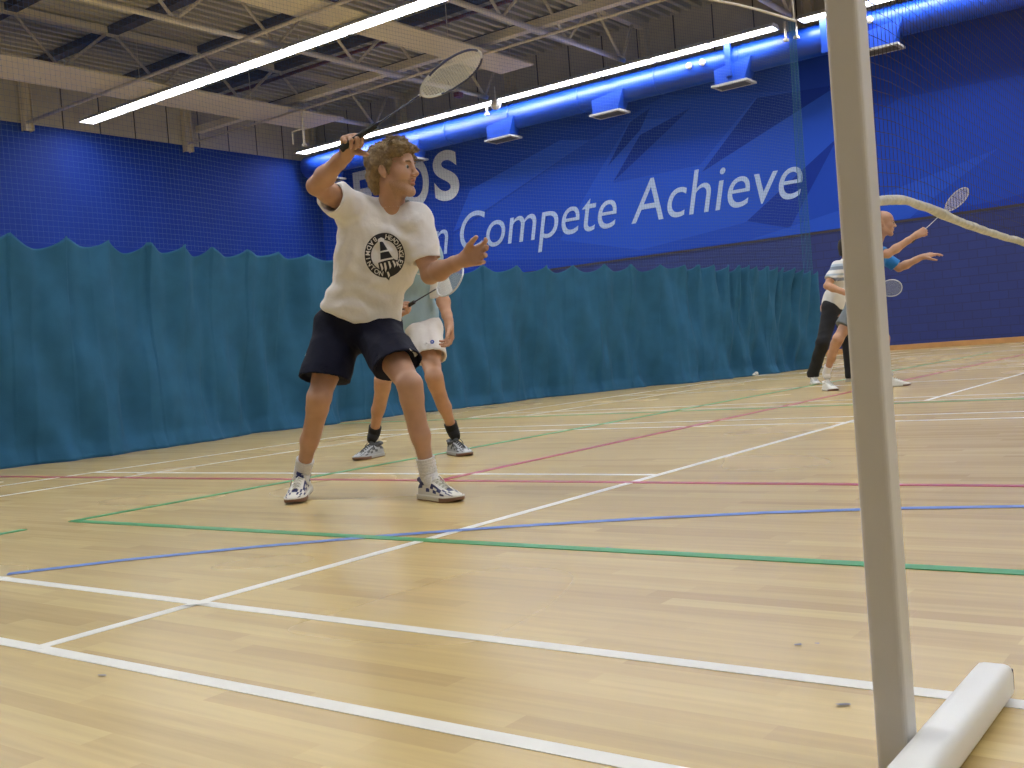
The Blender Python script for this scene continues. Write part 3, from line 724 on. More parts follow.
def head(s, O, f, u, sc=1., mouth=.4, jaw=1.):
    f = nrm(f); u = nrm(u-f*(np.asarray(u)@f)); r = np.cross(f, u)
    R = np.stack([r, f, u], 1)
    def X(a, b, c): return O+(r*a+f*b+u*c)*sc
    def E_(a, b, c, rr, k, op='u'): s.ell(X(a, b, c), np.array(rr)*sc, R, k=k, op=op)
    def C_(p, q, ra, rb, k, op='u'): s.cap(X(*p), X(*q), ra*sc, rb*sc, k=k, op=op)
    E_(0, -.012, .040, (.074, .096, .084), .02)
    E_(0, .022, .040, (.064, .070, .066), .02)           # forehead
    E_(0, .034, -.025, (.058, .056, .080), .03)          # face
    for sg in (-1, 1):
        C_((sg*.055, .0, -.050), (sg*.028, .066, -.093), .018*jaw, .017*jaw, .03)
        E_(sg*.040, .058, -.022, (.026, .026, .026), .03)  # cheek
        C_((sg*.014, .087, .026), (sg*.044, .074, .024), .0095, .0095, .014)  # brow
        E_(sg*.031, .097, .006, (.019, .016, .013), .010, 's')
        E_(sg*.031, .074, .004, (.0155, .0135, .0145), .004)
        C_((sg*.017, .086, .0125), (sg*.043, .080, .0115), .0038, .0038, .004)  # upper lid
        C_((sg*.018, .086, -.006), (sg*.042, .080, -.005), .003, .003, .006)
        E_(sg*.0115, .100, -.029, (.0085, .010, .0075), .006)
        # ear
        Re = R @ np.array([[1, 0, 0], [0, .94, -.34], [0, .34, .94]])
        s.ell(X(sg*.077, -.010, -.004), np.array((.009, .018, .031))*sc, Re, k=.006)
        s.ell(X(sg*.086, -.006, .0), np.array((.006, .009, .018))*sc, Re, k=.004, op='s')
    E_(0, .072, -.098, (.021, .018, .017), .025)
    C_((0, .088, .020), (0, .104, -.012), .0085, .0095, .012); E_(0, .110, -.024, (.0115, .013, .0105), .010)
    C_((-.020, .086, -.052), (0, .0945, -.049), .0045, .0062, .006); C_((.020, .086, -.052), (0, .0945, -.049), .0045, .0062, .006)
    C_((-.018, .084, -.061), (0, .0915, -.0655), .0045, .0070, .006); C_((.018, .084, -.061), (0, .0915, -.0655), .0045, .0070, .006)
    C_((-.019, .094, -.0565), (.019, .094, -.0565), .0018+.002*mouth, .0018+.002*mouth, .004, 's')
    return r, f, u, X
def folds(seed, amp, freq, U=None):
    rs = np.random.RandomState(seed); K = []
    for i in range(7):
        d = nrm(rs.randn(3)*np.array([1, 1, .9])); K.append((d*freq*(.5+rs.rand()*1.1), rs.rand()*6.28, amp*(.5+rs.rand())/(1+.25*i)))
    wd = [nrm(rs.randn(3))*freq*.35 for _ in range(2)]
    def f(X, Y, Z):
        wv = 1.3*np.sin(X*wd[0][0]+Y*wd[0][1]+Z*wd[0][2])+1.1*np.sin(X*wd[1][0]+Y*wd[1][1]+Z*wd[1][2]+1)
        o = 0
        for k_, p, a in K:
            q = np.sin(X*k_[0]+Y*k_[1]+Z*k_[2]+p+wv); o = o+a*(np.abs(q)**.7*2-1.2)
        return o*.5
    return f
def skin(name, col, red):
    m = mat(name, col, .48, sss=.12, noise=.07, nscale=14, spec=.4); return m
M['skin'] = mat('skin_fair', (.43, .240, .155), .5, sss=.10, var=(.50, .285, .19), nscale=13)
M['skin2'] = mat('skin_tan', (.46, .245, .145), .5, sss=.08, var=(.53, .29, .18), nscale=13)
M['lips'] = mat('lips', (.46, .19, .13), .4)
M['stubble'] = mat('stubble', (.33, .19, .115), .6, var=(.43, .25, .165), nscale=260)
M['eyewhite'] = mat('eye_white', (.42, .39, .36), .2); M['iris'] = mat('iris', (.03, .035, .045), .2)
M['brow'] = mat('brow_hair', (.20, .115, .05), .8)
M['hair'] = mat('hair_blond', (.17, .11, .05), .6, var=(.33, .23, .11), nscale=45, bump=.4, bscale=220)
M['hair_dark'] = mat('hair_dark', (.018, .013, .011), .55, noise=.3, nscale=90, bump=.8, bscale=160)
M['tee'] = mat('white_cotton', (.75, .73, .74), .85, noise=.02, nscale=6, bump=.25, bscale=45, sheen=.2)
M['navy'] = mat('navy_shorts', (.007, .008, .022), .75, spec=.15, noise=.1, nscale=9, bump=.2, bscale=40)
M['trim'] = mat('white_trim', (.75, .75, .75), .6)
M['ink'] = mat('black_print', (.012, .012, .022), .6)
M['paleblue'] = mat('pale_blue_cotton', (.34, .50, .62), .85, noise=.03, nscale=6, bump=.25, bscale=45)
M['whiteshorts'] = mat('white_shorts', (.74, .71, .69), .8, noise=.02, nscale=6, bump=.2, bscale=40)
M['logo_blue'] = mat('logo_blue', (.03, .10, .42), .5)
M['sock'] = mat('white_sock', (.70, .69, .70), .9, noise=.05, nscale=80, bump=.5, bscale=150)
M['sock_black'] = mat('black_sock', (.012, .012, .014), .9, bump=.5, bscale=150)
M['shoe_white'] = mat('shoe_white', (.68, .66, .60), .5); M['shoe_navy'] = mat('shoe_navy', (.015, .02, .10), .5)
M['shoe_silver'] = mat('shoe_silver', (.42, .44, .47), .42); M['gum'] = mat('gum_sole', (.22, .12, .085), .6)
M['shoe_grey'] = mat('shoe_grey', (.08, .085, .095), .55); M['lace'] = mat('lace', (.72, .70, .62), .8); M['lace_dark'] = mat('lace_dark', (.05, .055, .06), .8)
M['grip'] = mat('black_grip', (.012, .012, .012), .7, bump=.4, bscale=120)
M['frame_dark'] = mat('racket_navy', (.02, .025, .09), .28, coat=.4); M['frame_white'] = mat('racket_silver', (.55, .56, .58), .3, metal=.4)
M['string'] = mat('racket_string', (.78, .76, .66), .5); M['shaft'] = mat('racket_shaft', (.03, .035, .07), .3); M['string_grey'] = mat('grey_string', (.45, .50, .55), .5)
M['brightblue'] = mat('blue_cotton', (.02, .19, .55), .85, bump=.25, bscale=45); M['greycloth'] = mat('grey_shorts', (.15, .17, .19), .8, noise=.1, nscale=9)
M['blackcloth'] = mat('black_trousers', (.008, .008, .012), .8, bump=.2, bscale=40)

def cloth_obj(name, sdf, h, m, parent, label=None):
    V, F = sdf_mesh(sdf, h); o = mesh_obj(name, V, F, m, parent, True)
    if label: o['label'] = label
    return o
def plane(n, p, keep_less=True):
    n = nrm(n); return (n, float(n@np.asarray(p)))
def shoe(parent, heel, toe, mats, up=ZZ, label=None, sc=1., style='run'):
    """heel, toe: ground contact ends (world)"""
    heel = np.asarray(heel, float); toe = np.asarray(toe, float); L = np.linalg.norm(toe-heel); d = (toe-heel)/L
    r = nrm(np.cross(d, up)); u = np.cross(r, d); sc = L/.30
    def X(x, y, z): return heel+d*x*sc+r*y*sc+u*z*sc
    #        x     halfw  side-top  ridge
    st = [(.000, .012, .048, .060), (.008, .026, .064, .074), (.03, .034, .074, .084), (.06, .036, .078, .088), (.09, .036, .074, .090), (.12, .037, .062, .092), (.15, .041, .050, .084), (.18, .045, .040, .070),
          (.21, .048, .034, .056), (.24, .047, .030, .046), (.265, .041, .026, .040), (.285, .030, .022, .034), (.297, .014, .018, .026)]
    n = 15; v = []; f = []; mi = []
    for x, w_, hs, ht in st:
        for k in range(n):
            t = k/(n-1)*2-1; a = t*math.pi/2
            y = w_*np.sign(math.sin(a))*abs(math.sin(a))**.75; c = math.cos(a)**.8
            z = .022+(ht-.022)*c if abs(t) < .999 else .014
            v.append(X(x, y, z))
    for i in range(len(st)-1):
        for k in range(n-1):
            f.append((i*n+k, (i+1)*n+k, (i+1)*n+k+1, i*n+k+1)); e = min(k, n-2-k)
            if style == 'run':
                c = 0
                if e in (2, 3) and i in (1, 2, 5, 7): c = 1
                if e == 3 and i in (3, 6, 9): c = 1
                if e == 5 and i == 9: c = 1
                if i == 8 and e in (1, 4, 6): c = 1
                if e == 1 and i in (4, 6): c = 1
                if e in (2,) and i == 10: c = 1
            elif style == 'silver': c = 1 if (e in (4, 5) and i < 7) or (e == 2 and i in (3, 6)) else 0
            else: c = 0
            mi.append(c)
    f.append(tuple(range(n))); mi.append(1); f.append(tuple((len(st)-1)*n+k for k in range(n))[::-1]); mi.append(0)
    up_ = mesh_obj('shoe', v, f, [mats[0], mats[1]], parent, True); up_.data.polygons.foreach_set('material_index', mi); up_.data.update()
    sb = up_.modifiers.new('s', 'SUBSURF'); sb.levels = sb.render_levels = 1
    if label: up_['label'] = label
    # sole
    out = []
    for x, w_, hs, ht in st: out.append((x, w_+.004))
    ring = [(x-.004 if x < .01 else x, y) for x, y in out]+[(x, -y) for x, y in reversed(out)]
    v = []; zs = (0.0, .005, .020, .026); nn = len(ring)
    for zi, z in enumerate(zs):
        k = .94 if zi == 0 else 1.0
        for x, y in ring: v.append(X((x-.15)*k+.15, y*k, z+(.010*max(0, (x-.24)/.06)**1.5 if zi < 2 else .004*max(0, (x-.24)/.06))))
    f = [(a*nn+i, a*nn+(i+1) % nn, (a+1)*nn+(i+1) % nn, (a+1)*nn+i) for a in range(3) for i in range(nn)]+[tuple(range(nn))[::-1], tuple(3*nn+i for i in range(nn))]
    so = mesh_obj('sole', v, f, [mats[2], mats[0]], up_, True)
    so.data.polygons.foreach_set('material_index', [0 if (q < nn*1 or (ring[q % nn][0] > .2 and q < nn*2)) else 1 for q in range(3*nn)]+[0, 1]); so.data.update()
    mb = MB()
    for i in range(6):
        x = .105+i*.020; hgt = np.interp(x, [s_[0] for s_ in st], [s_[3] for s_ in st])+.003
        mb.tube([X(x, -.020, hgt-.010), X(x+.006, 0, hgt+.002), X(x+.012, .020, hgt-.012)], .0028*sc, 5)
        mb.tube([X(x, .020, hgt-.010), X(x+.006, 0, hgt+.003), X(x+.012, -.020, hgt-.012)], .0028*sc, 5)
    for sg in (-1, 1): mb.tube([X(.11, 0, .100), X(.12, sg*.022, .104), X(.135, sg*.034, .085), X(.13, sg*.044, .055)], .0026*sc, 5)
    mb.build('laces', mats[3], up_, True)
    # tongue and collar
    q = SDF(); q.cap(X(.105, 0, .085), X(.095, 0, .118), .022*sc, .016*sc, k=.01); 
    for a in range(8):
        t0, t1 = a/8*6.283, (a+1)/8*6.283
        q.cap(X(.058+.045*math.cos(t0), .030*math.sin(t0), .084-.006*math.sin(t0)**2+.010*(math.cos(t0) < 0)), X(.058+.045*math.cos(t1), .030*math.sin(t1), .084-.006*math.sin(t1)**2+.010*(math.cos(t1) < 0)), .0105*sc, k=.006)
    Vv, Ff = sdf_mesh(q, .004*sc); mesh_obj('padded_collar', Vv, Ff, mats[1], up_, True)
    return X
def sock(parent, A, K, m, top=.13, r0=.037, r1=.041, fw=None):
    sh = nrm(A-K); fw = nrm(fw); mb = MB(); pts = []; rad = []
    for i in range(18):
        t = i/17; pts.append(A-sh*top*(1-t)); rad.append(r1+(r0-r1)*t+.0020*math.sin(i*2.1)+(.002 if i == 0 else 0))
    for j, (q, r_) in enumerate(((.012, r0), (.03, r0-.001), (.055, r0-.006), (.075, r0-.012))): pts.append(A+(-ZZ)*q*.6+fw*q*.55); rad.append(r_)
    return mb.tube(pts, rad, 20).build('sock', m, parent, True)
def footwear(parent, J, q, socks, mats, dirn, top, label, lift=0., r0=.040, r1=.042):
    A = J['A'+q]; d = nrm(dirn); heel = A-d*.072; heel[2] = lift; toe = heel+d*.298; toe[2] = 0.
    sock(parent, A, J['K'+q], socks, top, r0, r1, fw=d); shoe(parent, heel, toe, mats, label=label)
def eyes(parent, X, sc=1.):
    for sg in (-1, 1):
        bm = bmesh.new(); bmesh.ops.create_uvsphere(bm, u_segments=20, v_segments=12, radius=.0128*sc)
        c = X(sg*.031, .0785, .0035); mb = MB(); mb.add([Vector(v.co)+Vector(c) for v in bm.verts], [[v.index for v in f.verts] for f in bm.faces]); bm.free()
        e = mb.build('eye', M['eyewhite'], parent, True)
        bm = bmesh.new(); bmesh.ops.create_uvsphere(bm, u_segments=14, v_segments=8, radius=.0078*sc)
        c = X(sg*.031+.001, .0855, .0035); mb = MB(); mb.add([Vector(v.co)+Vector(c) for v in bm.verts], [[v.index for v in f.verts] for f in bm.faces]); bm.free()
        mb.build('iris', M['iris'], e, True)
def brows(parent, X, m, sc=1.):
    for sg in (-1, 1):
        MB().tube([X(sg*.016, .0985, .024), X(sg*.028, .0955, .0285), X(sg*.040, .086, .027), X(sg*.048, .077, .021)], [.003*sc, .0042*sc, .0036*sc, .002*sc], 8).build('eyebrow', m, parent, True)
def paint(o, fn, extra):
    """give faces picked by fn(centres) another of the materials"""
    me = o.data; n = len(me.vertices); co = np.zeros(n*3); me.vertices.foreach_get('co', co); co = co.reshape(-1, 3)
    off = np.zeros(3); p = o
    while p is not None: off += np.array(p.location); p = p.parent
    lp = np.zeros(len(me.loops), int); me.loops.foreach_get('vertex_index', lp); cen = co[lp.reshape(-1, 4)].mean(1)+off
    mi = np.zeros(len(cen), int)
    for j, m in enumerate(extra): me.materials.append(m)
    fn(cen, mi); me.polygons.foreach_set('material_index', mi.tolist()); me.update()
def racket(butt, a, wdir, label, mats, L=.675, headw=.2, group=None, hl=.25):
    """butt end, axis, in-plane width direction"""
    butt = np.asarray(butt, float); a = nrm(a); wd_ = nrm(wdir-a*(np.asarray(wdir)@a)); nn = np.cross(a, wd_)
    t = empty('badminton_racket', tuple(butt), label, 'racket', group)
    def X(x, y, z=0): return butt+a*x+wd_*y+nn*z
    mb = MB(); pts = []; rad = []
    for i in range(24):
        q = i/23; pts.append(X(.175*q, 0)); rad.append(.0148+.0016*(q < .06)-.003*q+.0006*math.sin(i*2.4))
    mb.tube(pts, rad, 12).build('grip', mats[0], t, True)
    hs = L-hl
    MB().tube([X(.17, 0), X(.20, 0), X(hs, 0)], [.008, .0042, .0038], 10).build('shaft', mats[1], t, True)
    mb = MB(); pts = []; mi = []
    n = 56; cx = hs+hl/2
    ring = []
    for i in range(n):
        q = 6.2832*i/n; x = -math.cos(q)*hl/2; y = math.sin(q)*headw/2*(1-.10*math.cos(q)); ring.append((cx+x, y)); pts.append(X(cx+x, y))
    fr = mb.tube(pts, .0052, 8, closed=True).build('frame', [mats[2], mats[3]], t, True)
    nf = len(fr.data.polygons); fr.data.polygons.foreach_set('material_index', [1 if (i//8) % n in list(range(0, 9))+list(range(n-9, n))+list(range(26, 31)) else 0 for i in range(nf)]); fr.data.update()
    MB().tube([X(hs-.012, 0), X(hs+.012, 0)], [.0055, .0075], 8).build('throat', mats[3], t, True)
    seg = []
    for i in range(-10, 11):
        y = i*.0091*headw/.2; xm = hl/2*math.sqrt(max(0, 1-(y/(headw/2))**2)); seg.append((X(cx-xm, y, .0006*(-1)**i), X(cx+xm, y, .0006)))
    for i in range(-12, 13):
        x = i*.0096*hl/.25; q = 1-(x/(hl/2))**2
        if q > 0:
            y = headw/2*math.sqrt(q)*(1+.10*x/(hl/2)); seg.append((X(cx+x, -y, -.0006), X(cx+x, y, .0006)))
    v, f = strands(seg, .00085); mesh_obj('strings', v, f, mats[4], t)
    return X
# ================================================================== PERSON 1: white t-shirt, navy shorts, racket raised
def box_around(pts, pad): 
    p = np.array(pts); return p.min(0)-pad, p.max(0)+pad
J = dict(P=at(357, 328, 5.0), N=at(392, 207, 4.80), SR=at(355, 208, 4.82), SL=at(417, 221, 4.76),
         ER=at(316, 186, 4.58), WR=at(347, 153, 4.44), EL=at(430, 275, 4.72), WL=at(463, 260, 4.53),
         HR=at(339, 330, 5.04), HL=at(376, 331, 4.96), KR=at(319, 398, 4.88), KL=at(410, 385, 4.60), AR=at(302, 474, 5.08), AL=at(429, 476, 4.66),
         FR=V3(-.3, 0, .95), FL=V3(.6, 0, .8))
base = at(365, 500, 4.8); base[2] = 0
p1 = empty('person', tuple(base), 'person in a white t-shirt with a round black emblem, raising a racket overhead', 'person', 'players on the near court')
b = SDF(); torso(b, J); arms(b, J); legs(b, J)
hf, hu = V3(.92, .02, .37), V3(.04, 1, .0)
HO = at(393, 172, 4.75)
r_, f_, u_, HX = head(b, HO, hf, hu, 1.04, mouth=.7)
b.cap(J['N']-V3(0, .03, 0), HO+V3(-.018, -.045, -.0), .056, .052, k=.03); b.cap(J['N']+V3(.01, .0, .03), HO+V3(.01, -.07, .01), .036, .036, k=.03)
HD, HN = nrm(V3(.35, .5, .79)), V3(.2, -.85, .45)
hand(b, J['WR'], HD, HN, 'R', curls=((50, 85, 50), (58, 88, 50), (62, 90, 50), (66, 88, 50)), thumb=(.6, .30, .75), sc=1.06, tcurl=10)
hand(b, J['WL'], V3(.80, .12, .58), V3(-.55, 0, .8), 'L', curls=((14, 22, 18), (20, 26, 18), (24, 30, 20), (22, 30, 22)), thumb=(.85, .55, .30), spread=.26, sc=1.08, tcurl=30)
fine = [(*box_around([HX(-.1, -.12, .14), HX(.1, .13, -.13), HX(0, 0, -.14)], .012), .003), (*box_around([J['WR'], J['WR']+HD*.15, J['WR']+HD*.08+V3(.08, .0, -.03)], .055), .0026), (*box_around([J['WL'], J['WL']+V3(.16, .06, .12)], .05), .0026)]
V, F = sdf_mesh(b, .0055, fine)
body = mesh_obj('body', V, F, M['skin'], p1, True)
def face_paint(c, mi):
    q = np.stack([(c-HO)@r_, (c-HO)@f_, (c-HO)@u_], 1)/1.04
    rr = np.random.RandomState(1).rand(len(c))
    beard = (q[:, 1] > -.005+.0*q[:, 2]) & (q[:, 2] < -.050-.06*np.clip(.05-q[:, 1], 0, 1)) & (q[:, 2] > -.125) & (q[:, 1] > .012) & (np.abs(q[:, 0]) < .09) & ~((np.abs(q[:, 0]) < .02) & (q[:, 2] > -.045))
    mi[beard] = 2
    lip = (np.abs(q[:, 0]) < .018) & (q[:, 2] < -.048) & (q[:, 2] > -.068) & (q[:, 1] > .086); mi[lip] = 1
paint(body, face_paint, [M['lips'], M['stubble']])
eyes(body, HX, 1.04); brows(body, HX, M['brow'], 1.04)
# hair
hs_ = SDF(); Rm = np.stack([r_, f_, u_], 1)
def hclip(n, p): return (nrm(n), float(nrm(n)@p))
hs_.ell(HX(0, -.020, .050), np.array((.083, .103, .088))*1.04, Rm, k=.02, clip=[hclip(f_*.80-u_*.60, HX(0, .048, .030)), hclip(-u_*1.0-f_*.35, HX(0, -.05, -.045))])
hs_.cap(HX(-.055, .052, .098), HX(.055, .052, .098), .026, .026, k=.03); hs_.cap(HX(-.04, .088, .090), HX(.045, .088, .086), .016, .015, k=.025); hs_.cap(HX(-.06, .03, .075), HX(-.062, .068, .060), .02, .014, k=.02); hs_.cap(HX(.06, .03, .075), HX(.062, .068, .060), .02, .014, k=.02)
hs_.cap(HX(.060, -.048, .03), HX(.050, -.070, -.04), .026, .020, k=.03); hs_.cap(HX(-.060, -.048, .03), HX(-.050, -.070, -.04), .026, .020, k=.03)
hs_.cap(HX(-.038, -.080, -.02), HX(-.028, -.074, -.070), .030, .020, k=.03); hs_.cap(HX(.038, -.080, -.02), HX(.028, -.074, -.070), .030, .020, k=.03)
hs_.cap(HX(.073, .018, .03), HX(.072, .014, -.012), .013, .008, k=.012); hs_.cap(HX(-.073, .018, .03), HX(-.072, .014, -.012), .013, .008, k=.012)
hs_.cap(HX(0, .0, .13), HX(0, .05, .125), .022, .02, k=.03)
HQ = (float(HX(0, -.03, .03)@r_), float(HX(0, -.03, .03)@f_), float(HX(0, -.03, .03)@u_))
def hairdisp(X, Y, Z):
    a = (X*r_[0]+Y*r_[1]+Z*r_[2]); bb = (X*f_[0]+Y*f_[1]+Z*f_[2]); c = (X*u_[0]+Y*u_[1]+Z*u_[2])
    wv = 1.6*np.sin(60*c+25*a)+1.2*np.sin(48*bb-31*c)
    q = np.arctan2(c-HQ[2], bb-HQ[1]); return .0016*np.abs(np.sin(150*a+4*q+.5*wv))+.0014*np.sin(40*c+34*bb+wv)-.001
hs_.disp = hairdisp
V, F = sdf_mesh(hs_, .0032)
rsh = np.random.RandomState(12)
fc = V[F].mean(1); fn = np.cross(V[F[:, 2]]-V[F[:, 0]], V[F[:, 3]]-V[F[:, 1]]); fn /= np.linalg.norm(fn, axis=1)[:, None]+1e-9
crown = HX(0, -.055, .125); ctr = HX(0, -.01, .03)
fn *= np.sign(((fc-ctr)*fn).sum(1))[:, None]
mb = MB()
for i in rsh.choice(len(F), 1500, replace=False):
    c, nn_ = fc[i], fn[i]; fl = c-crown; fl = fl-nn_*(fl@nn_); ln = np.linalg.norm(fl)
    if ln < .012: continue
    fl = fl/ln + rsh.randn(3)*.28; fl = nrm(fl-nn_*(fl@nn_)); l = .014+.016*rsh.rand()
    if (c-ctr)@u_ < -.01: l *= .6
    lift = .10+.30*rsh.rand()*(1 if (c-ctr)@u_ > .05 else .3); sd = np.cross(nn_, fl)*(rsh.rand()-.5)*.5
    q0 = c-nn_*.002; q1 = c+fl*l*.5+nn_*l*lift*.7+sd*l*.25; q2 = c+fl*l+nn_*l*(lift-.18)+sd*l*.6
    mb.tube([q0, q1, q2], [.0024, .0019, .0004], 5)
fv = len(V); lv = np.array([tuple(q) for q in mb.v]); quads = np.array([q for q in mb.f if len(q) == 4])+fv
mesh_obj('hair', np.concatenate([V, lv]), np.concatenate([F, quads]), M['hair'], p1, True)['label'] = 'short tousled blond hair'
# t-shirt
s = SDF(); U, L, Fr, T = torso(s, J, r=.012, k=.05, low=False)
P, N = J['P'], J['N']
dn = nrm(U*.9+ZZ*.3)
hemp = P+U*.080
hc = [plane(-(U*.55+ZZ*.45)-L*.06, hemp)]
s.cap(P+U*.10-L*.060, P+U*.10+L*.060, .122, .122, k=.06, clip=hc); s.cap(P+U*.0-L*.066, P+U*.0+L*.066, .128, .128, k=.05, clip=hc); s.cap(P+U*.3-L*.07, P+U*.3+L*.065, .112, k=.06, clip=hc)
for q, ln, rr in (('R', .62, .070), ('L', .74, .070)):
    S_, E_ = J['S'+q], J['E'+q]; d = nrm(E_-S_); Ls = np.linalg.norm(E_-S_); e = S_+d*Ls*ln
    dr = -ZZ*.012
    s.cap(S_-d*.02, S_+d*Ls*.45, .060, .066, k=.05, clip=[plane(d, e)]); s.cap(S_+d*Ls*.3+dr, e+d*.05+dr*1.6, .068, rr+.002, k=.04, clip=[plane(d, e)])
s.cap(J['SR']+V3(-.03, -.06, 0), P+U*T*.55-L*.085, .05, .075, k=.06)
for q, ln in (('R', .62), ('L', .74)):
    S_, E_ = J['S'+q], J['E'+q]; d = nrm(E_-S_); Ls = np.linalg.norm(E_-S_); e = S_+d*Ls*ln
    s.cap(e-d*.03-ZZ*.012, e+d*.1-ZZ*.02, .056, .064, k=.006, op='s')
s.cap(P+U*.02-L*.06, P-U*.12-L*.05, .105, k=.005, op='s', clip=[plane(U, hemp+U*.02)]); s.cap(P+U*.02+L*.06, P-U*.12+L*.05, .105, k=.005, op='s', clip=[plane(U, hemp+U*.02)])
nk = J['N']+V3(.008, .026, .02)
s.ell(nk+V3(0, .035, .0), (.072, .072, .050), None, k=.008, op='s')
fd_ = folds(11, .0040, 22); fd2 = folds(4, .0016, 50)
A1 = J['SR']+V3(.03, -.05, .05)
def teed(X, Y, Z):
    # broad drape folds radiating from the raised shoulder plus small wrinkles near the hem
    qx, qz = (X-A1[0])*RH[0]+(Y-A1[1])*RH[1], Z-A1[2]
    ang = np.arctan2(qz, qx); rad = np.sqrt(qx**2+qz**2)
    w1 = np.exp(-((rad-.20)/.12)**2)*np.clip((rad-.08)/.08, 0, 1)
    hemw = np.exp(-((Z-(hemp[2]+.08))/.09)**2)
    def fold(ax_, az_, off, fr, wob):
        t_ = qx*ax_+qz*az_+off+.012*np.sin((qx*az_-qz*ax_)*wob); return np.exp(-(np.sin(t_*fr)/.42)**2)
    low2 = 1/(1+np.exp((Z-(hemp[2]+.30))/.04)); lft = 1/(1+np.exp((qx-.12)/.03))
    d1 = -.0055*fold(.80, .60, .0, 17, 14)*low2*lft-.0045*fold(.45, -.89, .02, 21, 12)*(1-lft)*low2-.004*fold(.94, .34, .01, 26, 9)*(1-low2)
    return d1+fd_(X, Y, Z)*.8+fd2(X, Y, Z)*.7+.0034*w1*np.sin(ang*15+rad*7)+.0045*hemw*np.sin((Z-hemp[2])*70+qx*22+1.5*np.sin(qx*25))
s.disp = teed
tee = cloth_obj('t_shirt', s, .0055, M['tee'], p1, 'white cotton t-shirt')
# shorts
s = SDF(); wc = [plane(U, P+U*.115)]
s.cap(J['HR']+V3(.0, .02, 0), J['HL']+V3(0, .02, 0), .116, k=.04, clip=wc); s.cap(P+U*.06-L*.05, P+U*.06+L*.05, .108, k=.04, clip=wc)
s.cap(J['HR']-Fr*.035, J['HL']-Fr*.035, .108, k=.04, clip=wc)
for q, ln, ra, rb in (('R', .74, .112, .124), ('L', .66, .108, .116)):
    H, K = J['H'+q], J['K'+q]; d = nrm(K-H); Lh = np.linalg.norm(K-H); e = H+d*Lh*ln
    pn = nrm(d*.75-ZZ*.55)
    s.cap(H, e+d*.07, ra, rb, k=.035, clip=[plane(pn, e)])
for q, ln, ra, rb in (('R', .74, .112, .124), ('L', .66, .108, .116)):
    H, K = J['H'+q], J['K'+q]; d = nrm(K-H); Lh = np.linalg.norm(K-H); e = H+d*Lh*ln
    s.cap(e-d*.0, e+d*.12, rb-.015, k=.006, op='s', clip=[plane(-d, e-d*.02)])
fs = folds(21, .003, 24); s.disp = lambda X, Y, Z: fs(X, Y, Z)
sh_ = cloth_obj('shorts', s, .006, M['navy'], p1, 'baggy navy sports shorts')
# ---- things lying on cloth surfaces: projected flat pieces
def projector(o, Cn, Lx, Ux, Nz):
    dg = bpy.context.evaluated_depsgraph_get(); bpy.context.view_layer.update()
    off = Vector((0, 0, 0)); p = o
    while p is not None: off += Vector(p.location); p = p.parent
    bv = BVHTree.FromPolygons([Vector(v.co)+off for v in o.data.vertices], [tuple(q.vertices) for q in o.data.polygons])
    def pr(u, v, lift):
        st = Vector(Cn+Lx*u+Ux*v+Nz*.3); hit = bv.ray_cast(st, Vector(-Nz), 1.0)
        return np.array(hit[0])+Nz*lift if hit[0] is not None else np.array([np.nan]*3)
    return pr
def patch(name, poly, pr, lift, m, parent, res=.006):
    """flat outline (u, v) laid onto cloth: triangulated densely"""
    bm = bmesh.new(); vs = [bm.verts.new((u, v, 0)) for u, v in poly]; bm.faces.new(vs); bmesh.ops.triangulate(bm, faces=bm.faces[:])
    for _ in range(5):
        le = [e for e in bm.edges if e.calc_length() > res]
        if not le: break
        bmesh.ops.subdivide_edges(bm, edges=le, cuts=1); bmesh.ops.triangulate(bm, faces=[f for f in bm.faces if len(f.verts) > 3])
    bm.verts.index_update(); v = [pr(q.co.x, q.co.y, lift) for q in bm.verts]; f = [tuple(x.index for x in q.verts) for q in bm.faces]; bm.free()
    v = np.array(v); f = [q for q in f if not np.isnan(v[list(q)]).any() and max(np.linalg.norm(v[q[0]]-v[q[i]]) for i in (1, 2)) < res*4]
    used_ = sorted({i for q in f for i in q}); mp = {i: k for k, i in enumerate(used_)}
    return v[used_], [tuple(mp[i] for i in q) for q in f]
Cn = at(383, 254, 4.68); vx = nrm(V3(1, .0, .05)); nz = V3(0, 0, 1); vx = V3(.998, -.03, 0); vy = V3(.03, .998, 0)
pr = projector(tee, Cn, vx, vy, nz)
em = MB(); R1, R0 = .0985, .066; EX = .93
ring = []; seg_n = 72
rad_ = np.linspace(R0, R1, 6); vv = []; ff = []
for i in range(seg_n):
    a = 6.2832*i/seg_n
    for r in rad_: vv.append(pr(EX*r*math.cos(a), r*math.sin(a), .0022))
for i in range(seg_n):
    for j in range(5): ff.append((i*6+j, i*6+j+1, ((i+1) % seg_n)*6+j+1, ((i+1) % seg_n)*6+j))
emblem = mesh_obj('emblem', vv, ff, M['ink'], tee, True); emblem['label'] = 'round black shuttlecock emblem printed on the chest'
